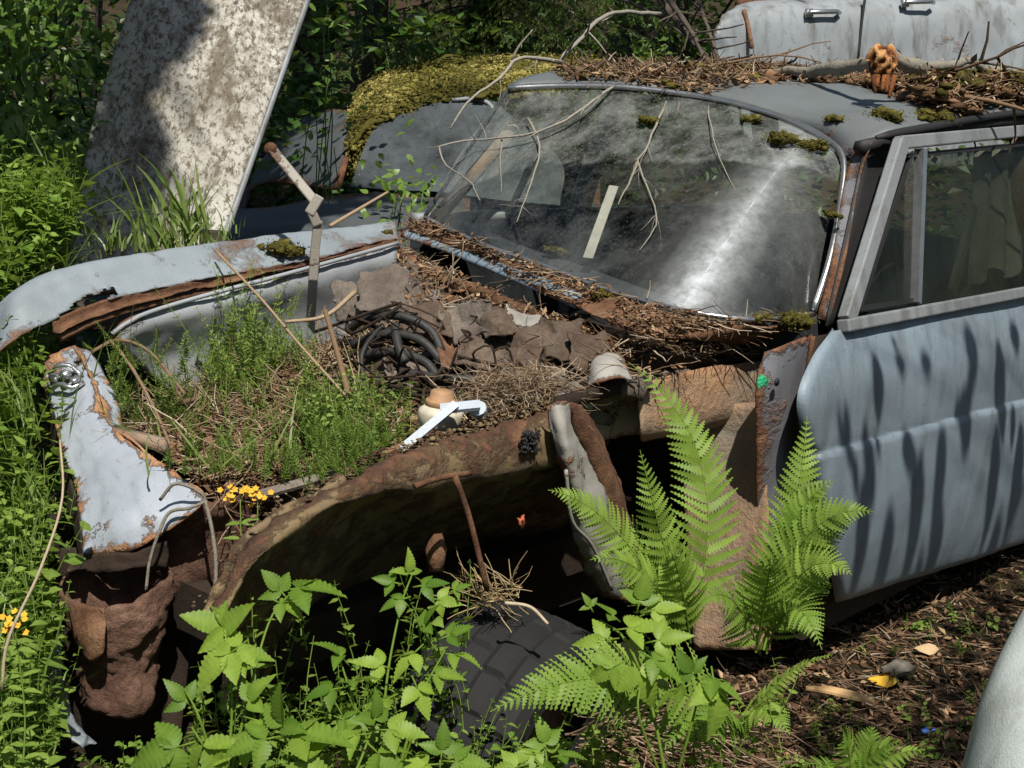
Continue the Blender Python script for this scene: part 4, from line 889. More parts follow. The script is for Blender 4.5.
seam = MB(); seam.tube(cr([at(866, -8, 9.66), at(862, 20, 9.66), at(858, 60, 9.66)], 8), .009, 6); seam.build('door_gap', 'rubber', bb)

# near wing at the lower right corner
ncar = thing('near_car', 'pale grey-green car wing at the lower right corner by the camera', 'car', (-.2, -1.6, 0))
NW = [[at(1036, 590, 2.42), at(1006, 646, 2.40), at(982, 702, 2.38), at(966, 760, 2.36), at(950, 830, 2.35)], [at(1060, 610, 2.32), at(1035, 660, 2.30), at(1012, 710, 2.27), at(996, 765, 2.25), at(980, 830, 2.24)], [at(1110, 640, 2.26), at(1090, 690, 2.22), at(1070, 735, 2.2), at(1050, 785, 2.18), at(1030, 850, 2.17)], [at(1220, 700, 2.25), at(1200, 750, 2.2), at(1180, 800, 2.18), at(1150, 850, 2.15), at(1130, 900, 2.14)]]
NW.insert(0, [p-V((0, 0, .35))+FW*.02 for p in NW[0]])
patch('wing', NW, 'nearcar', ncar, 24, 30, .002, thick=.006, seed=91)
# ================================================================== plants
def leaflet(mb, p, d, n, L, W, c, teeth=8, fold=.18, droop=.25, serr=.10, pleat=.0):
    droop *= rnd.uniform(.2, 2.); fold *= rnd.uniform(.3, 1.7); W *= rnd.uniform(.85, 1.15)
    """serrate ovate leaf from p along d with face normal n"""
    d = V(d).normalized(); n = V(n); n = (n-d*n.dot(d)); n = n.normalized() if n.length > 1e-5 else d.orthogonal().normalized(); s = d.cross(n)
    k = teeth; vs = []; 
    for i in range(k+1):
        t = i/k; z = -droop*L*t*t
        vs.append(p+d*L*t+n*z)
    def wd(t): return W*(math.sin(PI*min(1, t**.72))**.85)*(1-.25*t)
    fs = []
    for sd in (-1, 1):
        o = len(vs)
        for i in range(k+1):
            t = i/k; tt = min(1, t+.35/k) if i < k else 1
            ww = wd(t)*(1+(serr if i % 2 else -serr)); z = -droop*L*t*t+fold*ww+(pleat*W if i % 2 else 0)
            vs.append(p+d*L*min(1, t+(.25/k if i % 2 else 0))+s*sd*ww+n*z)
        for i in range(k):
            q = (i, i+1, o+i+1, o+i); fs.append(q if sd > 0 else q[::-1])
    cc = [min(1, c+.22)]*(k+1)+[min(1, max(0, c+(.16 if i % 2 else -.14))) for sd in (0, 1) for i in range(k+1)]
    mb.add(vs, fs, cc)
def rasp_leaf(name, parent, p, d, n, L, c, count=3, mat='rasp'):
    mb = MB(); d = V(d).normalized(); n = V(n).normalized(); s = d.cross(n).normalized()
    leaflet(mb, p, d, n, L, L*.31, c+rnd.uniform(-.12, .12), 18, .20, .30, .07, .07)
    for sd in (-1, 1):
        leaflet(mb, p-d*L*.06, (d*.42+s*sd), (n+s*sd*.15), L*.80, L*.26, c+rnd.uniform(-.15, .15), 16, .20, .28, .07, .07)
        if count == 5: leaflet(mb, p-d*L*.32, (d*.05+s*sd), n, L*.66, L*.21, c+rnd.uniform(-.1, .1), 12, .16, .25, .09, .05)
    mb.tube([p-d*L*.5, p], .0016, 5, .6); return mb.build(name, mat, parent)

def frond(mb, base, tip, lift, nrm, Wd, pairs=24, c=.5, curl=.0):
    base = V(base); tip = V(tip); n = V(nrm).normalized(); ax0 = (tip-base); mid = (base+tip)*.5+V(lift)*1.25+ax0.cross(n)*rnd.gauss(0, .12)+n*ax0.length*rnd.uniform(.0, .14)
    def sp(t): return base*(1-t)**2+mid*2*t*(1-t)+tip*t*t
    pts = [sp(i/24) for i in range(25)]; Lf = sum((pts[i+1]-pts[i]).length for i in range(24))
    mb.tube(pts, [.0028, .0008], 5, min(1, c+.15), cap=False)
    for i in range(pairs):
        t = .10+.89*(i/pairs)**.93; p = sp(t); d = (sp(min(1, t+.02))-sp(t-.02)).normalized(); nn = (n-d*n.dot(d)).normalized(); s = d.cross(nn)
        prof = min(1, .55+t*2.2)*(1-((t-.05)/.96)**1.35); L = max(.006, Wd*prof)
        for sd in (-1, 1):
            jit = rnd.gauss(0, .05); dr = (s*sd*(1+jit)+d*(.42+.35*t)+nn*rnd.gauss(.04, .07)).normalized(); cc = min(1, max(0, c+rnd.gauss(0, .09)))
            # pinna: a strip cut into lobes
            k = max(5, int(13*prof)+2); w0 = min(L*.24, Lf*.89/pairs*.60); nv = (nn-dr*nn.dot(dr)).normalized(); q = dr.cross(nv); vs = []; fs = []; tw_ = rnd.gauss(0, .25)
            q = (q+nv*tw_).normalized()
            for j in range(k+1):
                f = j/k; wv = w0*(1-f**1.7)*(.8 if j == 0 else 1)+.0004; e = L/k; cz = p+dr*L*f-nv*L*.30*f*f
                vs += [cz, cz+q*wv*.42, cz-q*wv*.42, cz+q*wv+dr*e*.62+nv*wv*.12, cz-q*wv+dr*e*.62+nv*wv*.12]
            for j in range(k):
                o = j*5; fs += [(o, o+5, o+3, o+1), (o, o+2, o+4, o+5), (o+5, o+6, o+3), (o+5, o+4, o+7)]
            mb.add(vs, fs, cc)
def fern(label, root, fronds, c=.5):
    t = thing('fern', label, 'fern', tuple(root), 'ferns beside the wreck')
    for (tp, lift, nrm, wd_, pairs) in fronds:
        mb = MB(); r0 = V(root)+rv(.012); frond(mb, r0, tp, lift, nrm, wd_, pairs, min(1, max(0, c+rnd.gauss(0, .2)))); mb.build('frond', 'fern', t)
    return t
VB = -FW
r1 = at(690, 640, 3.0)
F = lambda u, v, d: at(u, v, d)
fern('tall fern with one long upright frond, another arching over the torn strip', r1, [
    (F(628, 362, 3.05), UP*.05+RT*.03, VB+UP*.35+RT*.2, .105, 28),
    (F(548, 490, 2.80), UP*.10, VB*.9+UP*.5, .085, 30),
    (F(640, 450, 2.84), UP*.03, VB+UP*.4, .075, 22),
    (F(590, 560, 2.74), UP*.09, VB*.9+UP*.5, .075, 22),
    (F(665, 545, 2.72), UP*.06, VB*.9+UP*.4, .08, 22)], .55)
r1b = at(762, 652, 2.92)
fern('fern with fronds spreading over the front edge of the car door', r1b, [
    (F(807, 416, 2.95), UP*.03+RT*.03, VB+UP*.3-RT*.2, .10, 26),
    (F(874, 512, 2.76), UP*.10, VB*.9+UP*.5, .10, 28),
    (F(835, 480, 2.84), UP*.07, VB*.9+UP*.4, .085, 24),
    (F(852, 575, 2.72), UP*.10, VB*.9+UP*.5, .09, 24),
    (F(822, 650, 2.70), UP*.12, VB*.9+UP*.4, .085, 22),
    (F(770, 560, 2.72), UP*.06, VB*.9+UP*.4, .085, 22),
    (F(705, 600, 2.68), UP*.08, VB*.9+UP*.5, .08, 20)], .5)
r2 = at(742, 730, 2.72)
fern('low fern with a broad frond arching over the tyre tread', r2, [
    (F(490, 712, 2.36), UP*.10-FW*.02, VB*.9+UP*.45, .125, 36),
    (F(690, 745, 2.50), UP*.06, VB*.7+UP*.7, .06, 20),
    (F(790, 735, 2.55), UP*.06, VB*.7+UP*.7, .07, 20),
    (F(832, 655, 2.62), UP*.03, VB*.6+UP*.8, .03, 22),
    (F(655, 755, 2.50), UP*.04, VB*.7+UP*.7, .06, 18)], .5)
r3 = at(850, 790, 2.5)
fern('small fern with short fronds at the lower edge near the pale wing', r3, [
    (F(842, 730, 2.45), UP*.02, VB*.6+UP*.8, .055, 12), (F(900, 742, 2.42), UP*.03, VB*.6+UP*.8, .055, 12), (F(925, 750, 2.4), UP*.03, VB*.6+UP*.8, .05, 12), (F(805, 765, 2.42), UP*.02, VB*.6+UP*.8, .045, 10), (F(872, 726, 2.48), UP*.02, VB*.6+UP*.8, .05, 12)], .5)

def bramble(label, root, stems):
    """stems: list of (pts, [leaf specs])"""
    t = thing('bramble', label, 'bramble', tuple(root), 'brambles in front of the wreck')
    for pts, leaves in stems:
        mb = MB(); P = cr([V(root)]+pts, 20); mb.tube(P, [.0032, .0016], 6, .55); mb.build('stem', 'rasp', t)
        for (p, d, n, L, cnt) in leaves: rasp_leaf('leaf', t, p, d, n, L, min(.95, max(.0, rnd.gauss(.42, .28))), cnt)
    return t
def LF(u, v, dep, ang, L, cnt=3, tilt=.7):
    a = math.radians(ang); d = RT*math.cos(a)+UP*math.sin(a)*.75-FW*rnd.uniform(.05, .35)
    return (at(u, v, dep), d, VB*.62+UP*tilt+rv(.5), L*rnd.uniform(.72, .98), cnt)
# left bramble (in front of the headlamp bucket)
bramble('bramble with big bright leaves in front of the rusted headlamp bucket', at(225, 800, 2.32), [
    ([at(232, 700, 2.34), at(222, 640, 2.36)], [LF(222, 634, 2.36, 55, .085), LF(222, 628, 2.36, 150, .075, 3), LF(228, 655, 2.32, 225, .09, 5), LF(240, 655, 2.33, 10, .07)]),
    ([at(250, 690, 2.36), at(270, 620, 2.42), at(292, 592, 2.46)], [LF(300, 588, 2.46, 12, .080, 3), LF(280, 590, 2.45, 120, .05), LF(282, 604, 2.44, -30, .05)]),
    ([at(250, 730, 2.30)], [LF(262, 722, 2.28, -15, .085), LF(245, 745, 2.26, 200, .07), LF(250, 700, 2.3, 70, .06)]),
    ([at(200, 720, 2.3), at(185, 690, 2.32)], [LF(205, 748, 2.26, -60, .08), LF(175, 748, 2.27, 200, .075), LF(185, 700, 2.32, 120, .05)])])
bramble('bramble with small round leaves below the wheel arch, left of the tyre', at(390, 800, 2.42), [
    ([at(385, 700, 2.46), at(400, 610, 2.52), at(412, 575, 2.55)], [LF(408, 572, 2.55, 80, .045), LF(392, 582, 2.54, 160, .04), LF(425, 585, 2.54, 15, .045), LF(400, 600, 2.52, 200, .045), LF(440, 600, 2.53, -10, .04), LF(455, 590, 2.54, 35, .035)]),
    ([at(420, 700, 2.44), at(445, 650, 2.46)], [LF(450, 635, 2.47, 30, .055), LF(425, 625, 2.48, 70, .05), LF(412, 655, 2.45, 230, .06), LF(455, 655, 2.46, -5, .05)]),
    ([at(360, 720, 2.40), at(340, 660, 2.42)], [LF(340, 655, 2.42, 120, .05), LF(355, 680, 2.4, 20, .05), LF(330, 690, 2.4, 190, .05), LF(345, 720, 2.38, -20, .05)]),
    ([at(415, 730, 2.40)], [LF(418, 690, 2.40, -70, .06), LF(438, 675, 2.42, 5, .06), LF(380, 665, 2.43, 150, .05), LF(385, 700, 2.4, 210, .05)])])
bramble('bramble with the broadest overlapping leaves, lowest in front of the wheel arch', at(300, 830, 2.2), [
    ([at(290, 770, 2.22), at(285, 735, 2.24)], [LF(282, 724, 2.24, 95, .075), LF(300, 735, 2.22, 15, .085), LF(262, 740, 2.22, 190, .08), LF(300, 762, 2.2, -35, .085)]),
    ([at(350, 780, 2.26), at(372, 730, 2.3)], [LF(375, 718, 2.3, 80, .06), LF(392, 730, 2.28, 5, .07), LF(355, 735, 2.28, 185, .065), LF(380, 755, 2.26, -50, .075)]),
    ([at(430, 790, 2.3), at(440, 760, 2.32)], [LF(442, 750, 2.32, 85, .055), LF(458, 762, 2.3, 0, .06), LF(425, 765, 2.3, 180, .06)])])
bramble('bramble of wide toothed leaves between the tyre and the tall fern', at(670, 800, 2.45), [
    ([at(650, 700, 2.48), at(625, 640, 2.54), at(600, 620, 2.58)], [LF(612, 615, 2.56, 130, .05), LF(632, 628, 2.54, 10, .075), LF(605, 640, 2.54, 185, .07), LF(640, 600, 2.57, 80, .06), LF(590, 606, 2.58, 110, .03), LF(655, 610, 2.57, 20, .07)]),
    ([at(690, 730, 2.42), at(700, 690, 2.44)], [LF(692, 672, 2.44, 120, .06, 3), LF(712, 680, 2.43, -40, .075, 3), LF(680, 690, 2.42, 215, .06), LF(715, 690, 2.42, -85, .08)]),
    ([at(640, 720, 2.40), at(640, 685, 2.42)], [LF(640, 672, 2.43, -75, .07), LF(655, 660, 2.44, -35, .06), LF(612, 668, 2.45, 215, .05), LF(660, 640, 2.48, 20, .07)]),
    ([at(560, 780, 2.4), at(545, 750, 2.42)], [LF(545, 742, 2.42, 95, .055, 5), LF(530, 755, 2.40, 190, .05, 5), LF(562, 755, 2.40, 20, .05), LF(545, 768, 2.38, -50, .05), LF(515, 768, 2.38, 200, .05)])])

# small flowering herb with yellow heads
def herb(label, root, tops, mat='weed', flower=True):
    t = thing('yellow_flower', label, 'flower', tuple(root), 'yellow flowers'); st_ = MB(); lv = MB(); flw = MB()
    for tp in tops:
        P = cr([V(root), V(root).lerp(tp, .5)+rv(.012), tp], 14); st_.tube(P, [.002, .0012], 5, .5)
        for i in range(2, 12):
            for sd in (-1, 1): leaflet(lv, P[i], RT*sd*rnd.uniform(.6, 1)+UP*rnd.uniform(.1, .5)-FW*rnd.uniform(-.4, .6), UP+VB*.5, rnd.uniform(.02, .035), .007, rnd.gauss(.45, .1), 6, .1, .2, 0)
        for k in range(14):
            c = tp+RT*rnd.gauss(0, .014)+UP*rnd.gauss(0, .008)-FW*rnd.uniform(-.01, .02); n_ = (VB+UP*.8+rv(.5)).normalized(); a_ = n_.orthogonal().normalized()
            for j in range(5):
                e_ = Matrix.Rotation(j*2*PI/5, 3, n_)@a_; b_ = n_.cross(e_); flw.add([c, c+e_*.0035+b_*.0026, c+e_*.0062+n_*.002, c+e_*.0035-b_*.0026], [(0, 1, 2, 3)], .5)
    st_.build('stem', mat, t); lv.build('foliage', mat, t)
    if flower: flw.build('blossom', 'yellow', t, smooth=False)
herb('yellow-headed herb standing between the front panel and the rusty apron', at(255, 700, 2.55), [at(240, 492, 2.60), at(258, 496, 2.62)])
herb('tall bent herb with a small yellow head at the left edge', at(20, 800, 2.3), [at(14, 622, 2.32)])

# grass blades and weeds
def blade(mb, p, d, L, w_, c, bend=.5, seg=5, face=None, leafy=False):
    d = V(d).normalized(); s = d.cross(face or V((rnd.gauss(0, 1), rnd.gauss(0, 1), .2))).normalized(); vs = []; g_ = V((rnd.gauss(0, 1), rnd.gauss(0, 1), -.6)).normalized()
    for i in range(seg+1):
        t = i/seg; q = p+d*L*t+g_*L*bend*t*t; ww = (w_*(1-t**1.8) if not leafy else w_*math.sin(PI*(.06+.94*t))**.8)+.0003; vs += [q-s*ww, q+s*ww]
    mb.add(vs, [(2*i, 2*i+1, 2*i+3, 2*i+2) for i in range(seg)], c)
def weed(mb, p, h, up, nl, L, W, c, stem=True, round_=False):
    P = [V(p)]; d = V(up).normalized()
    for i in range(6): d = (d+rv(.12)).normalized(); P.append(P[-1]+d*h/6)
    if stem: mb.tube(P, [.0014, .0007], 4, c, cap=False)
    for k in range(nl):
        t = (k+.6)/nl; i = min(5, int(t*6)); q = P[i].lerp(P[i+1], t*6-i); a = k*2.4+rnd.random()
        e = Matrix.Rotation(a, 3, d)@d.orthogonal().normalized(); l = L*rnd.uniform(.6, 1.2)*(1-.4*t)
        leaflet(mb, q, e+d*rnd.uniform(.1, .7), d+rv(.2), l, l*W, min(1, max(0, c+rnd.gauss(0, .15))), 5, .1, .3, .05)

wm = MB(); gr = MB()
# left foreground strip: dense lit weeds beside the nose
for k in range(1500):
    x_ = rnd.uniform(-40, 75); y_ = rnd.uniform(330, 800); dep = 3.5-(y_-330)/470*1.15+rnd.uniform(-.1, .35)
    lim = 38 if y_ < 500 else 50
    if y_ > 540 and x_ > 52: continue
    if x_ > lim and rnd.random() < .8: continue
    p = at(x_, y_, dep); c = min(1, max(0, rnd.gauss(.5, .22)))
    r_ = rnd.random()
    if r_ < .6: weed(wm, p-UP*.04, rnd.uniform(.06, .16), UP+rv(.35), rnd.randint(6, 11), rnd.uniform(.022, .055), rnd.uniform(.25, .5), c)
    elif x_ < 46:
        for j in range(3): blade(gr, p-UP*.05+rv(.03), UP-RT*.25+rv(.4), rnd.uniform(.08, .2), rnd.uniform(.0012, .003), c, rnd.uniform(.1, .7))
# left mid: in front of bush, behind wing
for k in range(900):
    x_ = rnd.uniform(-40, 70); y_ = rnd.uniform(190, 330); dep = 4.4-(y_-190)/140*.5+rnd.uniform(-.2, .3)
    if y_ > 292-(x_*.28) and x_ > 0: continue
    p = at(x_, y_, dep); c = min(1, max(0, rnd.gauss(.4, .22)))
    if rnd.random() < .75: weed(wm, p, rnd.uniform(.08, .2), UP+rv(.4), rnd.randint(5, 9), rnd.uniform(.035, .075), rnd.uniform(.2, .4), c*.8)
    else:
        for j in range(3): blade(gr, p-UP*.05+rv(.04), UP+rv(.7), rnd.uniform(.1, .3), rnd.uniform(.002, .005), c, rnd.uniform(.3, .9))
# around the panel foot and behind the wing
for k in range(110):
    x_ = rnd.gauss(185, 16) if k < 26 else rnd.uniform(90, 240); y_ = rnd.uniform(225, 262); p = at(x_, y_, 4.35); c = rnd.gauss(.6, .2)
    for j in range(2): blade(gr, p+rv(.04), UP+rv(.35), rnd.uniform(.12, .28) if k < 26 else rnd.uniform(.03, .08), rnd.uniform(.004, .009) if k < 26 else .003, min(1, max(0, c)), rnd.uniform(.1, .6))
# low greens in shade at the bottom edge
for k in range(620):
    x_ = rnd.uniform(90, 620); y_ = rnd.uniform(690, 800); p = at(x_, y_, 2.55+rnd.uniform(0, .35)); c = min(1, max(0, rnd.gauss(.35, .2)))
    if 380 < x_ < 620 and y_ < 745: continue
    if x_ < 190 and y_ < 765: continue
    weed(wm, p-UP*.03, rnd.uniform(.03, .10), UP+rv(.5), rnd.randint(4, 9), rnd.uniform(.015, .035), rnd.uniform(.3, .5), c)
# thin leafy sprays in front of the dark wheel arch
for k in range(48):
    x_ = rnd.uniform(250, 480); y_ = rnd.uniform(600, 760); p = at(x_, y_, 2.5+rnd.uniform(-.02, .2)); weed(wm, p-UP*.06, rnd.uniform(.06, .15), UP+rv(.3), rnd.randint(5, 9), rnd.uniform(.018, .034), rnd.uniform(.38, .5), min(1, max(0, rnd.gauss(.5, .28))))
for k in range(40):
    x_ = rnd.uniform(520, 800); y_ = rnd.uniform(690, 790); p = at(x_, y_, 2.5+rnd.uniform(-.02, .2)); weed(wm, p-UP*.03, rnd.uniform(.04, .1), UP+rv(.4), rnd.randint(5, 9), rnd.uniform(.018, .034), rnd.uniform(.38, .5), min(1, max(0, rnd.gauss(.5, .28))))
# sparse seedlings on the bare ground at right
for k in range(330):
    x_, y_ = rnd.uniform(760, 1040), rnd.uniform(560, 790)
    if noise.noise(V((x_*.02, y_*.02, 0))) < .0: continue
    p = onz(x_, y_, .05)
    if p.y > -.72: continue
    p.z = gz(p.x, p.y); weed(wm, p, rnd.uniform(.02, .06), UP+rv(.4), rnd.randint(4, 8), rnd.uniform(.012, .028), rnd.uniform(.3, .5), min(1, max(0, rnd.gauss(.45, .2))))
tag(wm.build('weeds', 'weed'), kind='stuff'); tag(gr.build('grass', 'grass'), kind='stuff')

# feathery weeds in the engine bay
fm = MB()
def feather(p, h, up, c, big=1.):
    P = [V(p)]; d = V(up).normalized()
    for i in range(7): d = (d+rv(.13)).normalized(); P.append(P[-1]+d*h/7)
    fm.tube(P, [.0011, .0005], 4, c, cap=False)
    for i in range(1, 8):
        for sub in range(2):
            q = P[i-1].lerp(P[i], .5+.5*sub); n_ = 6; dd_ = (P[i]-P[i-1]).normalized(); o_ = dd_.orthogonal().normalized()
            for k in range(n_):
                e = Matrix.Rotation(k*2*PI/n_+rnd.random(), 3, dd_)@o_; l = rnd.uniform(.008, .02)*(1.15-i/9)*big; s = e.cross(dd_).normalized()*l*.13; tipp = q+(e+dd_*.5).normalized()*l
                fm.add([q, q.lerp(tipp, .5)+s, tipp, q.lerp(tipp, .5)-s], [(0, 1, 2, 3)], min(1, max(0, c+rnd.gauss(0, .1))))
for k in range(520):
    b_ = rnd.random()
    x_, y_ = (max(196, rnd.gauss(258, 30)), rnd.gauss(376, 20)) if b_ < .42 else ((rnd.gauss(340, 38), rnd.gauss(418, 24)) if b_ < .78 else (rnd.uniform(170, 400), rnd.uniform(390, 470)))
    y_ = max(y_, 335)
    best = onz(x_, y_+14, .62 if x_ < 300 else .68); h = rnd.uniform(.05, .15) if b_ < .42 else rnd.uniform(.03, .09)
    feather(best, h, UP+rv(.35)-FW*.1, min(1, max(0, rnd.gauss(.5, .2))))
for k in range(95):
    p = onz(max(204, rnd.gauss(250, 26)), rnd.uniform(345, 400), .64); feather(p, rnd.uniform(.12, .30), UP+rv(.4), rnd.gauss(.72, .18), 1.8)
for k in range(60):
    p = onz(rnd.gauss(345, 24), rnd.uniform(400, 445), .68); weed(fm, p, rnd.uniform(.05, .13), UP+rv(.4), rnd.randint(8, 13), rnd.uniform(.014, .026), .4, min(1, max(0, rnd.gauss(.7, .2))))
for k in range(50):
    p = at(rnd.uniform(110, 190), rnd.uniform(350, 460), 3.3); feather(p, rnd.uniform(.04, .1), UP+rv(.5), rnd.gauss(.5, .2))
tag(fm.build('bay_weeds', 'feather'), kind='stuff')
bgm = MB()
for k in range(90):
    p = onz(rnd.uniform(110, 330), rnd.uniform(370, 480), .62); blade(bgm, p, UP+rv(.55), rnd.uniform(.06, .2), rnd.uniform(.001, .0028), min(1, max(0, rnd.gauss(.65, .2))), rnd.uniform(.1, .6))
for (u, v, d, L) in ((137, 320, 3.4, .14), (70, 390, 3.2, .2), (90, 360, 3.3, .18), (160, 420, 3.25, .16), (175, 430, 3.2, .16)): blade(bgm, at(u, v+60, d), UP+rv(.2), L+.1, .0035, .7, .3, 8)
tag(bgm.build('bay_grass', 'grass'), kind='stuff')
# woody stems lying in the bay
def dead_stick(label, P, r, group, c=.6):
    mb = MB(); mb.tube(cr(P, 20), r, 6, c); return tag(mb.build('dead_stick', 'twig', loc=P[0]), label, 'stick', group)
dead_stick('brown forked stick standing among the hoses in the engine bay', [at(350, 400, 3.25), at(338, 355, 3.3), at(325, 310, 3.36)], [.008, .005], 'sticks in the engine bay', .45)
dead_stick('pale stick lying across the weeds toward the hose bundle', [at(355, 292, 3.5), at(325, 316, 3.4), at(285, 322, 3.38)], [.006, .004], 'sticks in the engine bay', .8)
dead_stick('long thin stick slanting down through the feathery weeds', [at(215, 250, 3.75), at(262, 300, 3.5), at(300, 345, 3.34), at(345, 395, 3.2)], [.0035, .003], 'sticks in the engine bay', .75)
dead_stick('short grey stick on the moss beside the front panel', [at(176, 404, 3.3), at(202, 398, 3.28)], [.007, .006], 'sticks in the engine bay', .3)
dead_stick('thin dry stalk bowed over the far end of the front panel', [at(110, 340, 3.35), at(128, 362, 3.3), at(150, 400, 3.22), at(172, 450, 3.1), at(174, 465, 3.08)], [.004, .003], 'sticks in the engine bay', .55)
dead_stick('thin green-brown stalk rising at the left edge', [at(2, 690, 2.28), at(8, 640, 2.28), at(40, 570, 2.3), at(62, 500, 2.35), at(60, 440, 2.42)], [.0028, .0018], 'sticks by the nose', .9)
dead_stick('pale thin stick leaning over the far wing behind the hinge arm', [at(330, 226, 4.2), at(388, 192, 4.4)], [.006, .004], 'sticks behind the wing', .75)
dead_stick('small pale twig lying on top of the tyre', [at(505, 603, 2.75), at(530, 607, 2.74), at(548, 624, 2.73)], [.004, .003], 'sticks on the tyre', .95)

ob = MB(); p = at(522, 521, 2.9); ob.blob(p, .009, 2, .7, sq=(.8, .6, 1)); tag(ob.build('orange_leaf', 'orange', loc=p), 'tiny orange dead leaf caught in the dark wheel arch', 'leaf')
cb = MB(); p = at(436, 545, 2.86)
cb.tube([p-UP*.05, p-UP*.01, p+UP*.022], [.014, .022, .012], 9); tag(cb.build('rusty_bolt_post', 'rust', loc=p), 'rusty brown stub standing in the dark wheel arch above the brambles', 'metal stub')
# nest of roots on the tyre
sr = MB()
for k in range(90):
    c = at(rnd.gauss(495, 14), rnd.gauss(598, 7), 2.85); twig(sr, c, RT*rnd.gauss(-.5, .6)+UP*rnd.gauss(.3, .4)-FW*rnd.gauss(0, .4), rnd.uniform(.03, .1), rnd.uniform(.0008, .002), rnd.gauss(.5, .2), .3, 4)
tag(sr.build('straw', 'straw'), kind='stuff')

# moss cushions
def moss(label, c, r, n=26, sq=(1, 1, .55), group='moss cushions on the wreck'):
    mb = MB()
    for k in range(n):
        p = V(c)+V((rnd.gauss(0, .42)*r*sq[0], rnd.gauss(0, .42)*r*sq[1], abs(rnd.gauss(0, .25))*r*sq[2])); mb.blob(p, r*rnd.uniform(.2, .42), 2, .55, 7, sq=(1, 1, .7), c=rnd.uniform(.1, .4), cv=.4)
    for k in range(n*60):
        p = V(c)+V((rnd.gauss(0, .5)*r*sq[0], rnd.gauss(0, .5)*r*sq[1], rnd.gauss(.15, .3)*r*sq[2])); flake(mb, p, rv()+V((-.3, -.3, .6)), r*rnd.uniform(.03, .09), min(1, max(0, rnd.gauss(.5, .28))))
    return tag(mb.build('moss_clump', 'moss', loc=c), label, 'moss', group)
moss('round olive moss cushion on the rusty far wing', ony(282, 250, .64), .05)
moss('brown-green moss hanging from the windscreen corner trim', gp(GW, .94, .90)+V((-.02, 0, .0)), .04, 20)
moss('moss tuft below the middle of the upper windscreen trim', gp(GW, .95, .70)+V((-.02, 0, 0)), .028, 14)
moss('dark moss tuft hanging on the upper windscreen, right of its centre branch', gp(GW, .90, .82)+V((-.02, 0, .0)), .045, 24)
moss('moss cushion on the bare near corner of the roof', gp(GR, .10, .93), .045, 22)
moss('moss cushion on the roof edge above the door window', gp(GR, .22, .97), .05, 24)
moss('small moss tuft on the chrome above the dusty windscreen', gp(GR, .03, .86), .03, 14)
moss('small moss tuft on the near windscreen pillar', ony(832, 215, -.57), .022, 12)
moss('mossy heap at the near foot of the windscreen', onz(797, 322, .95), .042, 26, (1, .7, .7))
moss('olive moss strip at the foot of the glass by the near pillar', onz(762, 318, .95), .03, 16, (1.3, .6, .4))
moss('yellow-green moss tuft on the scuttle litter near the glass', onz(556, 252, .985), .03, 16)
moss('moss tuft on the litter at the end of the blue scuttle lip', onz(605, 296, .95), .035, 16)
moss('mossy tuft on the far end of the bulkhead rail', onz(376, 240, .93), .045, 20)
moss('moss on the left half of the upper windscreen', gp(GW, .80, .46)+V((-.02, 0, 0)), .03, 12)
moss('moss knob on the rotten log end of the roof heap', gp(GR, .40, .93)+V((0, 0, .04)), .06, 26)
moss('broad moss patch in the litter over the near roof edge', gp(GR, .42, .80)+V((0, 0, .06)), .08, 34)
moss('green moss patch at the rear of the roof litter', gp(GR, .55, .9)+V((0, 0, .07)), .08, 34)

# rotten log on the roof
lgc = at(884, 70, 4.15)
lb = thing('rotten_log', 'rotten branch on the roof with a broken orange end', 'log', tuple(lgc))
lm = MB()
for P_, r0_, r1_ in (([(884, 64, 4.12), (850, 66, 4.25), (815, 72, 4.45), (775, 74, 4.65), (735, 82, 4.9)], .024, .010), ([(888, 60, 4.15), (925, 66, 4.3), (960, 64, 4.5), (1000, 72, 4.65)], .022, .010)):
    Q_ = cr([at(*p_) for p_ in P_], 30); Q_ = [q_+V(noise.noise_vector(q_*9))*.022 for q_ in Q_]
    lm.tube(Q_, [(r0_+(r1_-r0_)*i_/29)*(1+.45*noise.noise(Q_[i_]*16)) for i_ in range(30)], 9, .6)
    for k in range(60): flake(lm, Q_[rnd.randint(0, 29)]+rv(.02), rv()+V((0, 0, .5)), rnd.uniform(.008, .02), rnd.uniform(.2, .9))
lm.build('bark', 'lichenwood', lb)
oe = MB(); oe.blob(at(882, 63, 4.08), .046, 4, .22, 3.2, sq=(.9, .8, 1.05), c=.38, cv=1.2)
for k in range(5): a_ = at(874+k*4+rnd.gauss(0, 2), 76, 4.05); oe.tube([a_, at(874+k*4+rnd.gauss(0, 3), 84+rnd.uniform(2, 14), 4.03)], [.008, .005], 5, rnd.uniform(.1, .6))
for k in range(60): flake(oe, at(882, 66, 4.06)+rv(.04), rv(), rnd.uniform(.004, .009), rnd.uniform(.2, 1.))
oe.build('broken_end', 'orangewood', lb)

# dead branches
def branch(mb, P, r, c=.6, n=26, kids=0, kl=.1):
    Q = cr(P, n); Q = [q+V(noise.noise_vector(q*25))*.004 for q in Q]; mb.tube(Q, r, 6, c)
    for k in range(kids):
        i = rnd.randint(3, n-3); twig(mb, Q[i], (Q[min(n-1, i+2)]-Q[i]).normalized()+rv(.9), rnd.uniform(.3, 1)*kl, r[1]*.8, c, .25, 4)
b1 = MB()
top1 = at(620, 70, 4.5)
branch(b1, [at(690, 62, 4.7), at(650, 68, 4.6), gw_at(605, 92, .05), gw_at(570, 118, .05), gw_at(535, 132, .05), gw_at(502, 138, .05), at(470, 140, 4.25), at(438, 146, 4.2)], [.0065, .0022], .75, 30, 16, .12)
branch(b1, [at(438, 146, 4.2), at(446, 165, 4.15), gw_at(470, 182, .03), gw_at(480, 200, .02)], [.0028, .0012], .7, 12)
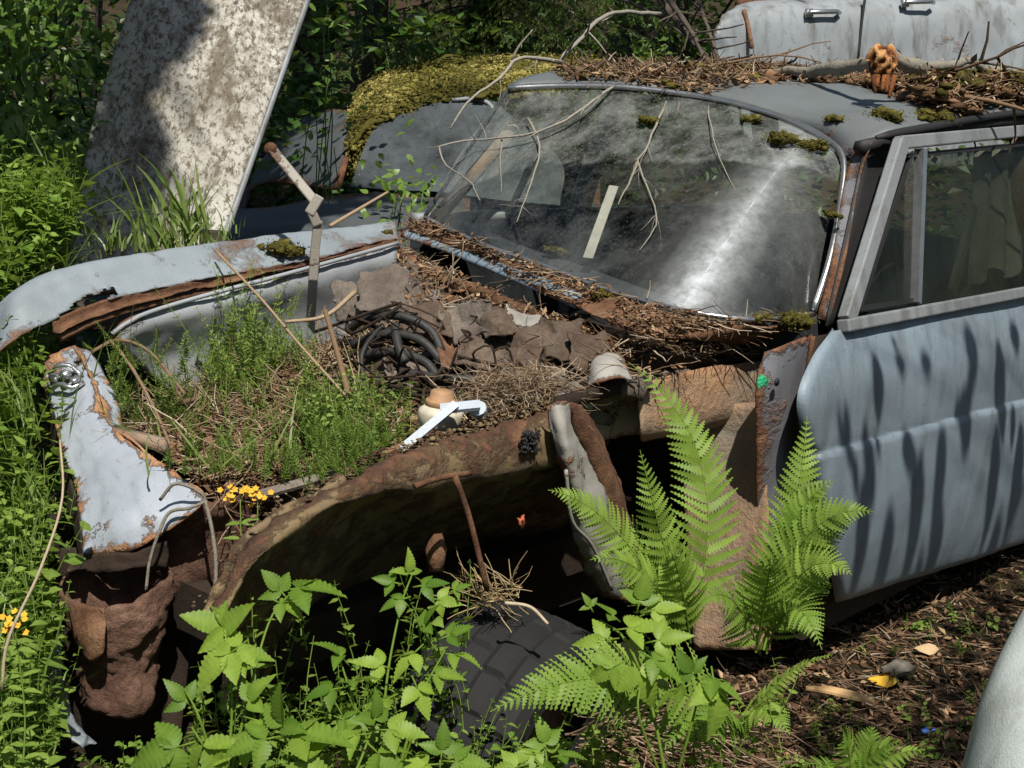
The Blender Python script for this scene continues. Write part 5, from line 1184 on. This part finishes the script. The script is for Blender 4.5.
branch(b1, [gw_at(528, 118, .05), gw_at(540, 148, .03), gw_at(530, 185, .02), gw_at(517, 222, .02)], [.0036, .0014], .7, 16, 9, .08)
branch(b1, [gw_at(502, 140, .04), gw_at(500, 165, .02), gw_at(502, 192, .02)], [.003, .001], .6, 8)
tag(b1.build('dead_branch', 'lichenwood', loc=top1), 'lichened dead branch drooping over the far half of the windscreen', 'branch', 'branches on the wreck')
b2_ = MB()
branch(b2_, [at(672, 86, 4.5), gw_at(662, 112, .04), gw_at(645, 150, .03), gw_at(638, 162, .02), gw_at(652, 200, .02), gw_at(656, 225, .015), gw_at(640, 250, .01)], [.0048, .0014], .7, 24, 16, .10)
branch(b2_, [gw_at(638, 162, .02), gw_at(628, 185, .015), gw_at(618, 205, .01)], [.004, .0015], .6, 10)
branch(b2_, [at(706, 92, 4.3), gw_at(712, 130, .03), gw_at(722, 165, .015), gw_at(735, 190, .01)], [.0026, .001], .75, 14, 6, .08)
for k in range(60): twig(b2_, at(rnd.gauss(690, 12), rnd.gauss(94, 7), 4.35), RT*rnd.gauss(0, 1)+UP*rnd.gauss(-.3, .5)-FW*rnd.gauss(0, .5), rnd.uniform(.04, .14), .0018, rnd.gauss(.55, .25), .35, 4)
tag(b2_.build('dead_branch', 'lichenwood', loc=at(690, 94, 4.4)), 'forked twiggy branch hanging down the middle of the windscreen', 'branch', 'branches on the wreck')
b3 = MB()
branch(b3, [at(660, 14, 6.4), at(610, 14, 5.9), at(580, 40, 5.5), at(562, 62, 5.2), at(600, 72, 4.9)], [.010, .006], .7, 24, 6, .2)
branch(b3, [at(562, 62, 5.2), at(520, 58, 5.0), at(500, 78, 4.9), at(470, 100, 4.8), at(450, 128, 4.75)], [.008, .003], .75, 20, 3, .1)
branch(b3, [at(512, 60, 5.0), at(522, 42, 5.0), at(532, 30, 5.0)], [.005, .002], .6, 8)
tag(b3.build('dead_branch', 'lichenwood', loc=at(660, 14, 6.4)), 'curved bare branch arching from the brushwood over the mossy roof', 'branch', 'branches on the wreck')
# ================================================================== trees and shrubs
LIT = [(at(250, 120, 5.1), .34), (at(285, 40, 5.3), .3), (at(225, 220, 4.9), .25), (at(430, 100, 7.5), .75), (at(500, 85, 7.5), .7), (at(560, 80, 7.7), .6), (at(380, 110, 7.5), .4), (at(760, 30, 9.2), .45), (at(890, 35, 9.6), .55), (at(830, 20, 9.4), .3), (at(1000, 30, 10), .4),
       (at(420, 20, 10.8), .5), (at(450, 20, 10.8), .5), (at(480, 20, 10.8), .5), (at(510, 25, 10.8), .5), (at(540, 25, 11), .5), (at(570, 25, 11), .5), (at(600, 25, 12.), .4), (at(690, 25, 12.), .5), (at(645, 40, 12), .4), (at(40, 75, 4.9), .20), (at(10, 110, 4.9), .14), (at(75, 15, 5.1), .16), (at(60, 255, 4.3), .16), (at(20, 210, 4.4), .14), (at(335, 15, 7.), .2), (at(420, 190, 6), .35), (at(25, 25, 5), .12),
       (at(240, 245, 4.2), .4), (at(450, 170, 6.9), .35)]
for x_ in (-1.7, -1.2, -.7, -.2, .3, .8, 1.3, 1.8, 2.4):
    for y_ in (-1.7, -1.1, -.6, -.1, .4, .9): LIT.append((V((x_, y_, .7)), .62))
for x_ in (-2.2, -1.9, -1.5): LIT.append((V((x_, .6, .5)), .6)); LIT.append((V((x_, .0, .5)), .6))
_Q = np.array([tuple(q) for q, r in LIT]); _R = np.array([r for q, r in LIT]); _S = np.array(SUN)
def shades_lit(p, r=.05):
    d = np.array(p)-_Q; t = d@_S; m = d-np.outer(t, _S); return bool(np.any((np.linalg.norm(m, axis=1) < _R+r) & (t > 0)))
def leafcard(mb, p, n, L, c):
    n = V(n).normalized(); t = n.orthogonal().normalized(); t = Matrix.Rotation(rnd.uniform(0, 6.28), 3, n)@t; b = n.cross(t)*L*rnd.uniform(.26, .36); k = n*L*.12
    q = p+t*L
    mb.add([p, p+t*L*.45+b+k, q, p+t*L*.45-b+k], [(0, 1, 2), (0, 2, 3)], c)
def in_view(p, m=30):
    q = pj(p); return q[2] > .1 and -m < q[0] < 1024+m and -m < q[1] < 768+m

def make_tree(name, label, cat, base, height, lean, r, clumps, leaf=(.05, .09), mat='forest', leaves=60, cr_=.45, avoid=True, group=None, limbs=True, bark='bark', tone=.45):
    """clumps: list of centres"""
    t = thing(name, label, cat, tuple(base), group); tb_ = MB(); P = []
    for i in range(9):
        f = i/8; P.append(V(base)+V(lean)*f*f+V((0, 0, height*f))+V(noise.noise_vector(V(base)+V((0, 0, f*3))))*.12*f)
    tb_.tube([V(base)-V((0, 0, .3))]+P, [r*1.35]+[r*(1-.75*i/8) for i in range(9)], 10, .4)
    if limbs:
        for c in clumps[::2]:
            i = min(range(9), key=lambda k: (P[k]-(V(c)-V((0, 0, .5)))).length); m = P[i].lerp(V(c), .5)+V((0, 0, -.15))
            tb_.tube(cr([P[i], m, V(c)], 8), [r*.32, .012], 6, .4)
    tb_.build('trunk', bark, t); lv = MB()
    for c in clumps:
        c = V(c); tn = min(.9, max(.05, tone+rnd.gauss(0, .15)))
        for k in range(leaves):
            d = rv(); d = d.normalized()*abs(rnd.gauss(0, .55))*cr_ if d.length > 0 else d
            p = c+V((d.x, d.y, d.z*.6))
            if avoid and shades_lit(p): continue
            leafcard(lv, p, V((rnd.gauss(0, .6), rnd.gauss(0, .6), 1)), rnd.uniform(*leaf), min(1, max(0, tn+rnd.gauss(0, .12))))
    lv.build('crown', mat, t, smooth=False); return t

# big trees over the place: crowns above the frame shade the wood behind the wreck
def crown_over(cx, cy, cz, rx, ry, rz, n):
    out = []
    while len(out) < n:
        d = rv()
        if d.length > 1: continue
        out.append(V((cx+d.x*rx, cy+d.y*ry, cz+d.z*rz)))
    return out
specs = [('dark trunked birch standing behind the mossy car', 'birch_tree', at(372, 40, 12.5), 11, (-2.6, -1.2, 0), .16, (1.8, 2.6, 7.2, 3.0, 2.2, 1.3, 90)),
         ('tall dark tree behind the leaning panel', 'alder_tree', at(240, 60, 9.5), 10, (-1.5, -1.2, 0), .15, (-1.2, 2.6, 6.2, 2.2, 1.6, 1.2, 70)),
         ('dark leaning tree between spruce and brushwood', 'alder_tree', at(652, 30, 15), 12, (-2.5, -2.5, 0), .13, (5.0, 3.4, 9, 3.4, 2.4, 1.6, 90)),
         ('straight dark trunk at the back beside the pale blue car', 'alder_tree', at(628, 20, 17), 12, (.8, -2.5, 0), .17, (8, 4.5, 9.5, 3., 3, 1.6, 80)),
         ('slim dark trunk at the back left of the spruce', 'alder_tree', at(310, 40, 15), 12, (-1, -2, 0), .14, (3.5, 6.5, 9, 3.2, 2.4, 1.8, 80))]
for lab, nm, b_, h_, ln, r_, cv in specs:
    b_ = V((b_.x, b_.y, gz(b_.x, b_.y))); make_tree(nm, lab, 'tree', b_, h_, ln, r_, crown_over(*cv), (.10, .17), 'forest', 42, .75, group='trees behind the wrecks')
# low dark understorey in the background: individual shrubs
k = 0
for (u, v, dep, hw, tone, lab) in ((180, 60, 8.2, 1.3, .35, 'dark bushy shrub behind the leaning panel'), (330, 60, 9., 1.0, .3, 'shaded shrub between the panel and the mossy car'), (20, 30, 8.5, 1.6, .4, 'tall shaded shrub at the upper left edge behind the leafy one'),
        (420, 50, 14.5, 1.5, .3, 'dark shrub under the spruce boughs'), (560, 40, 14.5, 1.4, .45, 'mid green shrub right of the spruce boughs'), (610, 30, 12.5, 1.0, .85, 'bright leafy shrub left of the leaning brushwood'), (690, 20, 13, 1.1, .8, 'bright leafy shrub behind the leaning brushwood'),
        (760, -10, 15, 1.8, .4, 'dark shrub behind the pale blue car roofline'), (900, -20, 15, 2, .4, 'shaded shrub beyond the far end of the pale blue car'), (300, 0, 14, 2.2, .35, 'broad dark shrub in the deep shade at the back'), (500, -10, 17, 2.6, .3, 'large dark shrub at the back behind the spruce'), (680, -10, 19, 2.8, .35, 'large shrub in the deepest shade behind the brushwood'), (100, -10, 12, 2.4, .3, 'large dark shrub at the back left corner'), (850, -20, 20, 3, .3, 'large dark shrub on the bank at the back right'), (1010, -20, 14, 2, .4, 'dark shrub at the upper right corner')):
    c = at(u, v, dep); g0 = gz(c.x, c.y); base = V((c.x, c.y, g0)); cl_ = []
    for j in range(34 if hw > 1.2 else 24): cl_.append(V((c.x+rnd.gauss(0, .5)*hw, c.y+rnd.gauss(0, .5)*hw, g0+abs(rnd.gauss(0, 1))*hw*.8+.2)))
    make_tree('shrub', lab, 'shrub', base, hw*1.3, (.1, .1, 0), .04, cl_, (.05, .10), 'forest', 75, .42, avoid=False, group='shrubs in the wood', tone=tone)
# leafy shrub close on the left
cl_ = [at(rnd.uniform(-60, 72), rnd.uniform(-60, 215), rnd.uniform(4.7, 5.6)) for j in range(60)] + [at(rnd.uniform(-60, 40), rnd.uniform(-40, 250), rnd.uniform(4.6, 5.2)) for j in range(34)]
b_ = at(10, 240, 5.3); bt_ = thing('leafy_shrub', 'leafy shrub with ovate leaves at the left edge beside the leaning panel', 'shrub', (b_.x, b_.y, gz(b_.x, b_.y)))
sm2 = MB(); lv = MB()
for j in range(9):
    e = at(rnd.uniform(-50, 80), rnd.uniform(-60, 120), rnd.uniform(4.7, 5.5)); s0 = V((b_.x, b_.y, gz(b_.x, b_.y)))+V((rnd.gauss(0, .15), rnd.gauss(0, .15), 0)); sm2.tube(cr([s0, s0.lerp(e, .5)+rv(.15), e], 12), [.012, .004], 5, .4)
for c in cl_:
    tn = rnd.gauss(.45, .18)
    for k in range(26):
        p = c+rv(.16); 
        leaflet(lv, p, rv()+V((-.3, -.2, -.45)), V((-.3, -.25, .9))+rv(.5), rnd.uniform(.035, .075), rnd.uniform(.010, .02), min(1, max(0, tn+rnd.gauss(0, .12))), 6, .15, .25, .04)
sm2.build('stem', 'bark', bt_); lv.build('foliage', 'bush', bt_)
# small leaves between panel and mossy car
def sprig(label, cpx, n, L, mat='bush', spread=.1, tone=.7):
    c0 = at(*cpx); t = thing('sapling', label, 'sapling', (c0.x, c0.y, gz(c0.x, c0.y)), 'saplings among the wrecks'); s_ = MB(); l_ = MB()
    g0 = V((c0.x, c0.y, gz(c0.x, c0.y)))
    for k in range(3): s_.tube(cr([g0, g0.lerp(c0, .6)+rv(.05), c0+rv(spread)], 10), [.005, .002], 5, .5)
    for k in range(n):
        p = c0+V((rnd.gauss(0, 1), rnd.gauss(0, 1), rnd.gauss(0, 1)))*spread; leaflet(l_, p, rv(), V((-.3, -.3, .9))+rv(.4), L*rnd.uniform(.7, 1.2), L*.3, min(1, max(0, rnd.gauss(tone, .15))), 6, .12, .2, .04)
    s_.build('stem', mat, t); l_.build('foliage', mat, t)
sprig('thin sapling with pale leaves in front of the hazy far windscreen', (398, 178, 6.2), 30, .05, spread=.07)
sprig('low leafy sapling at the foot of our windscreen, beyond the far wing', (415, 200, 5.4), 60, .04, spread=.07)
sprig('small sapling in the shade behind the hinge arm', (335, 150, 6.4), 12, .05, spread=.08)
sprig('pale-leaved sapling at the top right of the leaning panel', (336, 18, 6.6), 22, .06, spread=.09)
sprig('dim sapling against the dark trunks right of the panel edge', (322, 60, 6.8), 24, .06, spread=.14, tone=.3)

# spruce with drooping boughs
def bough(mb, tw_, p0, d, L, c):
    d = V(d).normalized(); pts = [V(p0)]; 
    for i in range(8): pts.append(pts[-1]+(d+V((0, 0, -.05*i))).normalized()*L/8)
    tw_.tube(pts, [.012, .003], 4, .4)
    side = d.cross(V((0, 0, 1))).normalized()
    for i in range(1, 9):
        for sd in (-1, 1):
            for q in range(2):
                s0 = pts[i-1].lerp(pts[i], rnd.random()); l2 = L*.38*(1.15-i/9)+.06; e = (side*sd+d*.6+V((0, 0, -.45))).normalized()
                for j in range(int(l2/.018)):
                    x_ = s0+e*l2*(j/(l2/.018))+V((0, 0, -.25*l2*(j/(l2/.018))**2))
                    for m_ in range(3):
                        nd = (e*.7+rv(.8)).normalized()*rnd.uniform(.025, .045); w_ = nd.cross(V((0, 0, 1)))
                        w_ = w_.normalized()*.005 if w_.length > 1e-6 else V((.005, 0, 0)); mb.add([x_-w_, x_+w_, x_+nd], [(0, 1, 2)], min(1, max(0, c+rnd.gauss(0, .15))))
b_ = at(480, 60, 12.2); base = V((b_.x, b_.y, gz(b_.x, b_.y))); sp = thing('spruce_tree', 'spruce with drooping sunlit boughs behind the mossy car', 'tree', tuple(base))
tg = MB(); tg.tube([base-V((0, 0, .3)), base+V((0, 0, 3)), base+V((0, 0, 7))], [.17, .13, .06], 10, .35)
ng = MB()
for k in range(64):
    a = rnd.uniform(0, 2*PI); h_ = rnd.uniform(1.0, 4.6)
    if k < 44: a = math.atan2(-FH.y, -FH.x)+rnd.gauss(0, .75); h_ = rnd.uniform(.9, 2.3)
    bough(ng, tg, base+V((0, 0, h_)), V((math.cos(a), math.sin(a), rnd.uniform(-.3, .05))), rnd.uniform(1.1, 1.9)*(1.15-h_/7), rnd.gauss(.5, .15))
ng.build('crown', 'spruce', sp, smooth=False); tg.build('trunk', 'bark', sp)
# leaning dead brushwood
for i, (P, r_, lab) in enumerate((([(640, -30, 8.6), (668, 10, 8.3), (700, 50, 8.0), (720, 75, 7.8)], .035, 'thick grey dead stem leaning down to the roof litter'), ([(690, -30, 8.4), (700, 5, 8.2), (712, 40, 8.0), (722, 70, 7.9)], .022, 'thinner dead stem crossing the others beside the pale blue car'), ([(600, -10, 8.8), (650, 12, 8.5), (690, 40, 8.2), (712, 62, 8.)], .016, 'slender dead stem arching low in front of the bright shrubs'), ([(655, -20, 8.2), (690, 30, 8.0), (705, 60, 7.9)], .028, 'grey dead stem in the middle of the leaning brushwood'))):
    mb = MB(); branch(mb, dd(P), [r_*.7, r_*.4], .75, 24, 7, .3); tag(mb.build('dead_branch', 'bark', loc=at(*P[-1])), lab, 'dead branch', 'leaning brushwood')

# tree at the right, outside the frame: its hanging sprays streak the door with shade
t_ = thing('drooping_tree', 'tree with long hanging sprays standing beyond the right edge, shading the car door', 'tree', (1.2, -3.0, gz(1.2, -3.0)))
tk = MB(); bp0 = V((1.2, -3.0, gz(1.2, -3.0))); tk.tube(cr([bp0-V((0, 0, .2)), bp0+V((0, .05, 1.8)), bp0+V((.1, .0, 4.5))], 12), [.11, .06], 9, .4)
lv = MB()
for (u, v, ln_, w_) in ((878, 375, .24, .016), (903, 365, .16, .014), (926, 352, .12, .016), (974, 365, .30, .020), (1000, 385, .30, .022), (1018, 335, .16, .018), (940, 480, .30, .02), (965, 455, .34, .024), (992, 480, .30, .022), (902, 475, .2, .018), (868, 470, .24, .016), (915, 515, .3, .022), (858, 525, .28, .02), (1016, 465, .3, .022), (885, 545, .24, .022), (940, 540, .24, .024), (845, 440, .2, .012), (1000, 545, .2, .024), (955, 415, .12, .014)):
    if rnd.random() < .04: continue
    p = ony(u, v, -.79)+SUN*rnd.uniform(2.0, 3.0)+V((-.17*ln_, 0, ln_/2))
    blade(lv, p+rv(.015), V((.34, .0, -1))+rv(.07), ln_*rnd.uniform(.8, 1.2), w_*1.75, .5, .05, 7, SUN, True)
    for q_ in range(int(rnd.random() < .5)): blade(lv, p+rv(.07), V((.40, .0, -1))+rv(.15), ln_*.6, w_*.9, .5, .05, 7, SUN, True)
    tk.tube(cr([bp0+V((.05, .02, 4.3)), p+V((.05, -.1, .4)), p], 10), [.003, .0008], 4, .4)
for k in range(70):      # leafy sprays that dapple the bare ground at the right
    c = onz(rnd.uniform(790, 1120), rnd.uniform(575, 800), .05)
    if c.y > -.80: continue
    c = c+SUN*rnd.uniform(3.0, 4.2)
    for j in range(14): leafcard(lv, c+rv(.11), rv()+V((0, 0, .8)), rnd.uniform(.04, .09), rnd.random())
    if k % 5 == 0: tk.tube(cr([bp0+V((.05, .02, 4.3)), (bp0+V((0, 0, 4.2))).lerp(c, .6)+V((0, 0, .3)), c], 8), [.008, .002], 4, .4)
tk.build('trunk', 'bark', t_); lv.build('crown', 'weed', t_)

# shade canopy over the wood behind, carried by the tall trees
targets = []
for k in range(560):
    r_ = rnd.random()
    if r_ < .5: targets.append(at(rnd.uniform(100, 365), rnd.uniform(-20, 235), rnd.uniform(5.6, 10.5)))
    elif r_ < .68: targets.append(at(rnd.uniform(-40, 110), rnd.uniform(-40, 240), rnd.uniform(4.5, 6.5)))
    elif r_ < .80: targets.append(at(rnd.uniform(110, 205), rnd.uniform(30, 260), 5.0))
    else: targets.append(at(rnd.uniform(340, 740), rnd.uniform(-20, 70), rnd.uniform(8.5, 17)))
ctr = thing('tall_tree', 'tall broadleaf tree whose high crown shades the wood behind the wreck', 'tree', (-1.6, 4.6, gz(-1.6, 4.6)))
b0_ = V((-1.6, 4.6, gz(-1.6, 4.6))); tk = MB(); tk.tube(cr([b0_-V((0, 0, .3)), b0_+V((0, 0, 4)), b0_+V((.2, -.6, 8)), b0_+V((.3, -1., 11))], 14), [.19, .05], 10, .4); lv = MB()
for i_, q in enumerate(targets):
    c = q+SUN*rnd.uniform(5.5, 8.5)
    if i_ % 6 == 0: tk.tube(cr([b0_+V((.1, -.3, 5.5)), (b0_+V((.1, -.3, 6))).lerp(c, .55)+V((0, 0, .5)), c], 8), [.05, .01], 5, .4)
    for k in range(46):
        d = rv()*.55; p = c+V((d.x, d.y, d.z*.6))
        if not shades_lit(p, .04): leafcard(lv, p, V((rnd.gauss(0, .6), rnd.gauss(0, .6), 1)), rnd.uniform(.09, .16), min(1, max(0, rnd.gauss(.45, .2))))
tk.build('trunk', 'bark', ctr); lv.build('crown', 'forest', ctr, smooth=False)

# undergrowth over the ground of the wood
um = MB(); 
for k in range(60000):
    d_ = 5.2+19*rnd.random()**1.3; s_ = rnd.uniform(-.8, .75)*d_*1.0; g = CAM+FH*d_+V((RT.x, RT.y, 0)).normalized()*s_
    if g.x < 2.6 and -1.2 < g.y < 1.3: continue
    g.z = gz(g.x, g.y)+abs(rnd.gauss(0, .11))
    q = pj(g)
    if 4.5 < q[2] < 9.2 and 340 < q[0] < 640 and q[1] > 60: continue
    leafcard(um, g, V((rnd.gauss(0, .6), rnd.gauss(0, .6), 1)), rnd.uniform(.05, .11)*(1 if d_ < 12 else 1.5), min(1, max(0, rnd.gauss(.4, .22))))
tag(um.build('undergrowth', 'undergrowth', smooth=False), kind='stuff')

# forest round the photographer, out of the frame: closes the sky at the sides
proto = None
spots = [(-9, -6.5), (-11.5, -1), (-7, -10.5), (-2, -11.5), (4, -10), (9, -7.5), (-9.5, 4.5), (11.5, -3), (-12, -9)]
for i_, (x_, y_) in enumerate(spots):
    b_ = V((x_, y_, gz(x_, y_)))
    if proto is None:
        cl_ = [b_+V((rnd.gauss(0, 1.1), rnd.gauss(0, 1.1), rnd.uniform(.6, 6.5))) for k in range(120)]
        proto = make_tree('forest_tree', 'leafy forest tree standing outside the frame behind the photographer', 'tree', b_, 7.5, (.2, .1, 0), .14, cl_, (.12, .2), 'forest', 60, .75, avoid=False, group='trees round the clearing')
    else:
        r_ = proto.copy(); COL.objects.link(r_); r_.location = b_; r_.rotation_euler = (0, 0, i_*1.9)
        for ch in list(proto.children): c_ = ch.copy(); COL.objects.link(c_); c_.parent = r_
